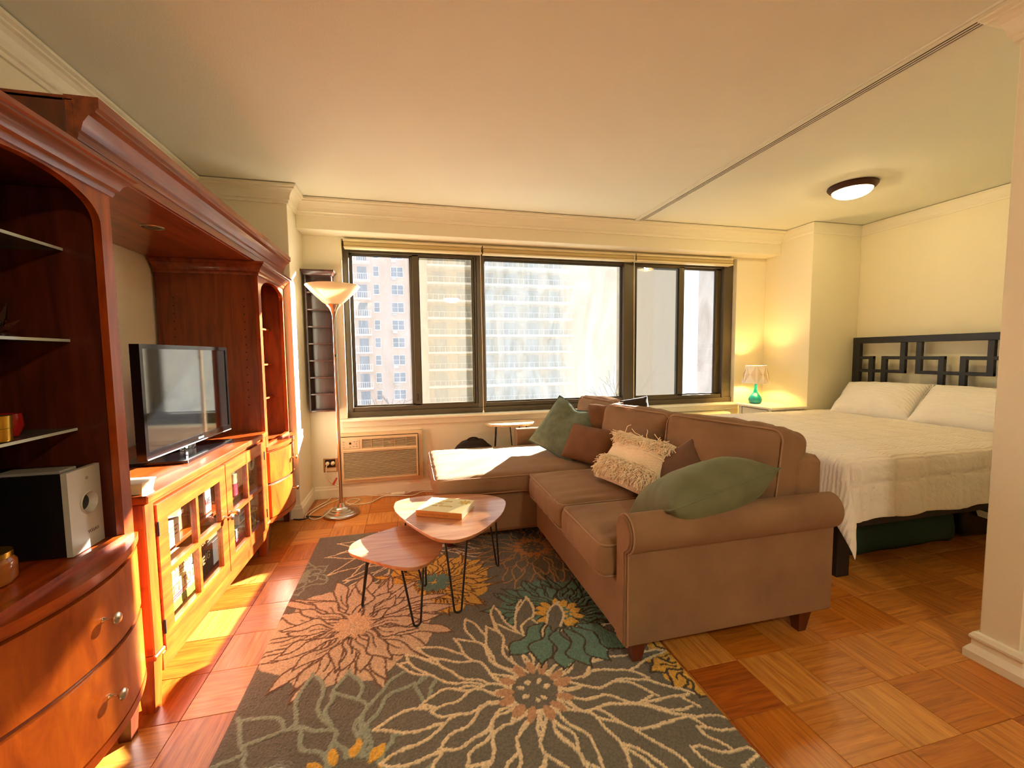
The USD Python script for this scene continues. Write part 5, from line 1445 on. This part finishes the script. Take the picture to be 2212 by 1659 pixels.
# ------------------------------------------------------------------ outdoors: apartment block, far tower, bare trees
ap = Thing("apartment_building", "pale brick apartment block with balconies seen through the window", "building", (5, 74, -24))
FY, P_ = 72.0, 2.845
ap.part("wall", bx(-30, 3.0, FY, FY + 12, -24, 40, 0), "brick_far")
ap.part("wall", bx(3.0, 46, FY + 1.2, FY + 12, -24, 18.5, 0), "brick_pale")
ap.part("pier", bx(1.8, 3.2, FY - 0.6, FY + 1.3, -24, 40, 0), "brick_pale")
for k in range(-6, 4):
    z0 = 8.28 + k * P_
    for x0, x1, two in ((-5.15, -4.35, False), (-2.4, -0.6, True)):
        f_ = ap.part("window", cat(bx(x0 - 0.08, x1 + 0.08, FY - 0.10, FY, z0 - 0.12, z0, 0), bx(x0 - 0.06, x1 + 0.06, FY - 0.05, FY, z0, z0 + 1.58, 0)), "far_frame")
        xs = ((x0, (x0 + x1) / 2 - 0.05), ((x0 + x1) / 2 + 0.05, x1)) if two else ((x0, x1),)
        for xa, xb in xs:
            for za, zb in ((z0 + 0.04, z0 + 0.74), (z0 + 0.80, z0 + 1.5)):
                ap.sub(f_, "pane", bx(xa, xb, FY - 0.07, FY - 0.045, za, zb, 0), "far_glass")
        if two and k % 3 != 1:
            ap.sub(f_, "cooler", bx(x0 + 0.05, x0 + 0.75, FY - 0.35, FY - 0.05, z0 - 0.55, z0 - 0.2, 0), "concrete_white" if k % 2 else "far_hazed")
    zs = 10.25 + k * P_
    bslab = ap.part("balcony_slab", bx(-9.6, -5.65, FY - 1.5, FY, zs - 0.12, zs + 0.12, 0), "concrete_white")
    ap.sub(bslab, "railing", [bx(-9.6, -5.65, FY - 1.48, FY - 1.44, zs + 1.0, zs + 1.06, 0)] + [bx(x, x + 0.05, FY - 1.48, FY - 1.44, zs + 0.1, zs + 1.0, 0) for x in np.arange(-9.6, -5.6, 0.33)], "far_frame", kind="stuff")
    ap.sub(bslab, "balcony_door", bx(-7.6, -6.2, FY - 0.06, FY, zs + 0.12, zs + 2.3, 0), "far_glass")
    zs = 10.16 + k * P_
    s2 = ap.part("balcony_slab", bx(3.2, 28.4, FY - 1.4, FY + 1.2, zs - 0.16, zs + 0.16, 0), "concrete_white")
    ap.sub(s2, "railing", [bx(3.2, 28.4, FY - 1.38, FY - 1.33, zs + 1.0, zs + 1.06, 0)] + [bx(x, x + 0.05, FY - 1.38, FY - 1.33, zs + 0.1, zs + 1.0, 0) for x in np.arange(3.2, 28.4, 0.9)], "far_frame", kind="stuff")
    ap.sub(s2, "balcony_doors", [bx(x, x + 2.2, FY + 1.12, FY + 1.2, zs + 0.16, zs + 2.3, 0) for x in np.arange(4.2, 27, 4.1)], "far_hazed", kind="stuff")
tw = Thing("tower_block", "dark brick tower at the right edge of the window view", "building", (61, 74, -24))
tw.part("wall", bx(59.6, 64, FY, FY + 6, -24, 30, 0), "brick_dark")
for k in range(-6, 6):
    sl = tw.part("balcony_slab", bx(59.2, 64, FY - 1.2, FY, 8 + k * 2.9, 8.3 + k * 2.9, 0), "concrete_white")
    tw.sub(sl, "window", bx(60.0, 61.2, FY - 0.06, FY, 8.9 + k * 2.9, 10.2 + k * 2.9, 0), "far_glass")
trd = random.Random(9)


def tree(x, y, z0, h, label):
    segs = []

    def grow(p, d, L, r, depth):
        e = p + d * L
        segs.append((p, e, r, r * 0.68))
        if depth == 0:
            return
        for _ in range(3 if depth > 1 else 2):
            nd = d + np.array([trd.gauss(0, 0.45), trd.gauss(0, 0.45), trd.gauss(0.08, 0.28)])
            nd /= np.linalg.norm(nd)
            grow(p + d * L * trd.uniform(0.65, 1.0), nd, L * trd.uniform(0.58, 0.78), r * 0.6, depth - 1)

    grow(np.array([x, y, z0]), np.array([0, 0, 1.0]), h * 0.36, h * 0.016, 5)
    t = Thing("bare_tree", label, "tree", (x, y, z0))
    t.part("trunk", tube([segs[0][0], segs[0][1]], [segs[0][2], segs[0][3]], 8), "bark", True)
    t.part("branches", [tube([a, b_], [r0, r1], 4) for a, b_, r0, r1 in segs[1:]], "bark", kind="stuff")


tree(-3.5, 44, -24, 25.5, "bare tree in front of the brick wall, low in the left pane")
tree(9.5, 42, -24, 24.5, "bare tree at the foot of the wide middle pane, left side")
tree(25.5, 45, -24, 26.5, "bare tree low at the right of the wide middle pane")
struct("ground_far", bx(-120, 160, 6, 220, -24.2, -24, 0), "ground_far")
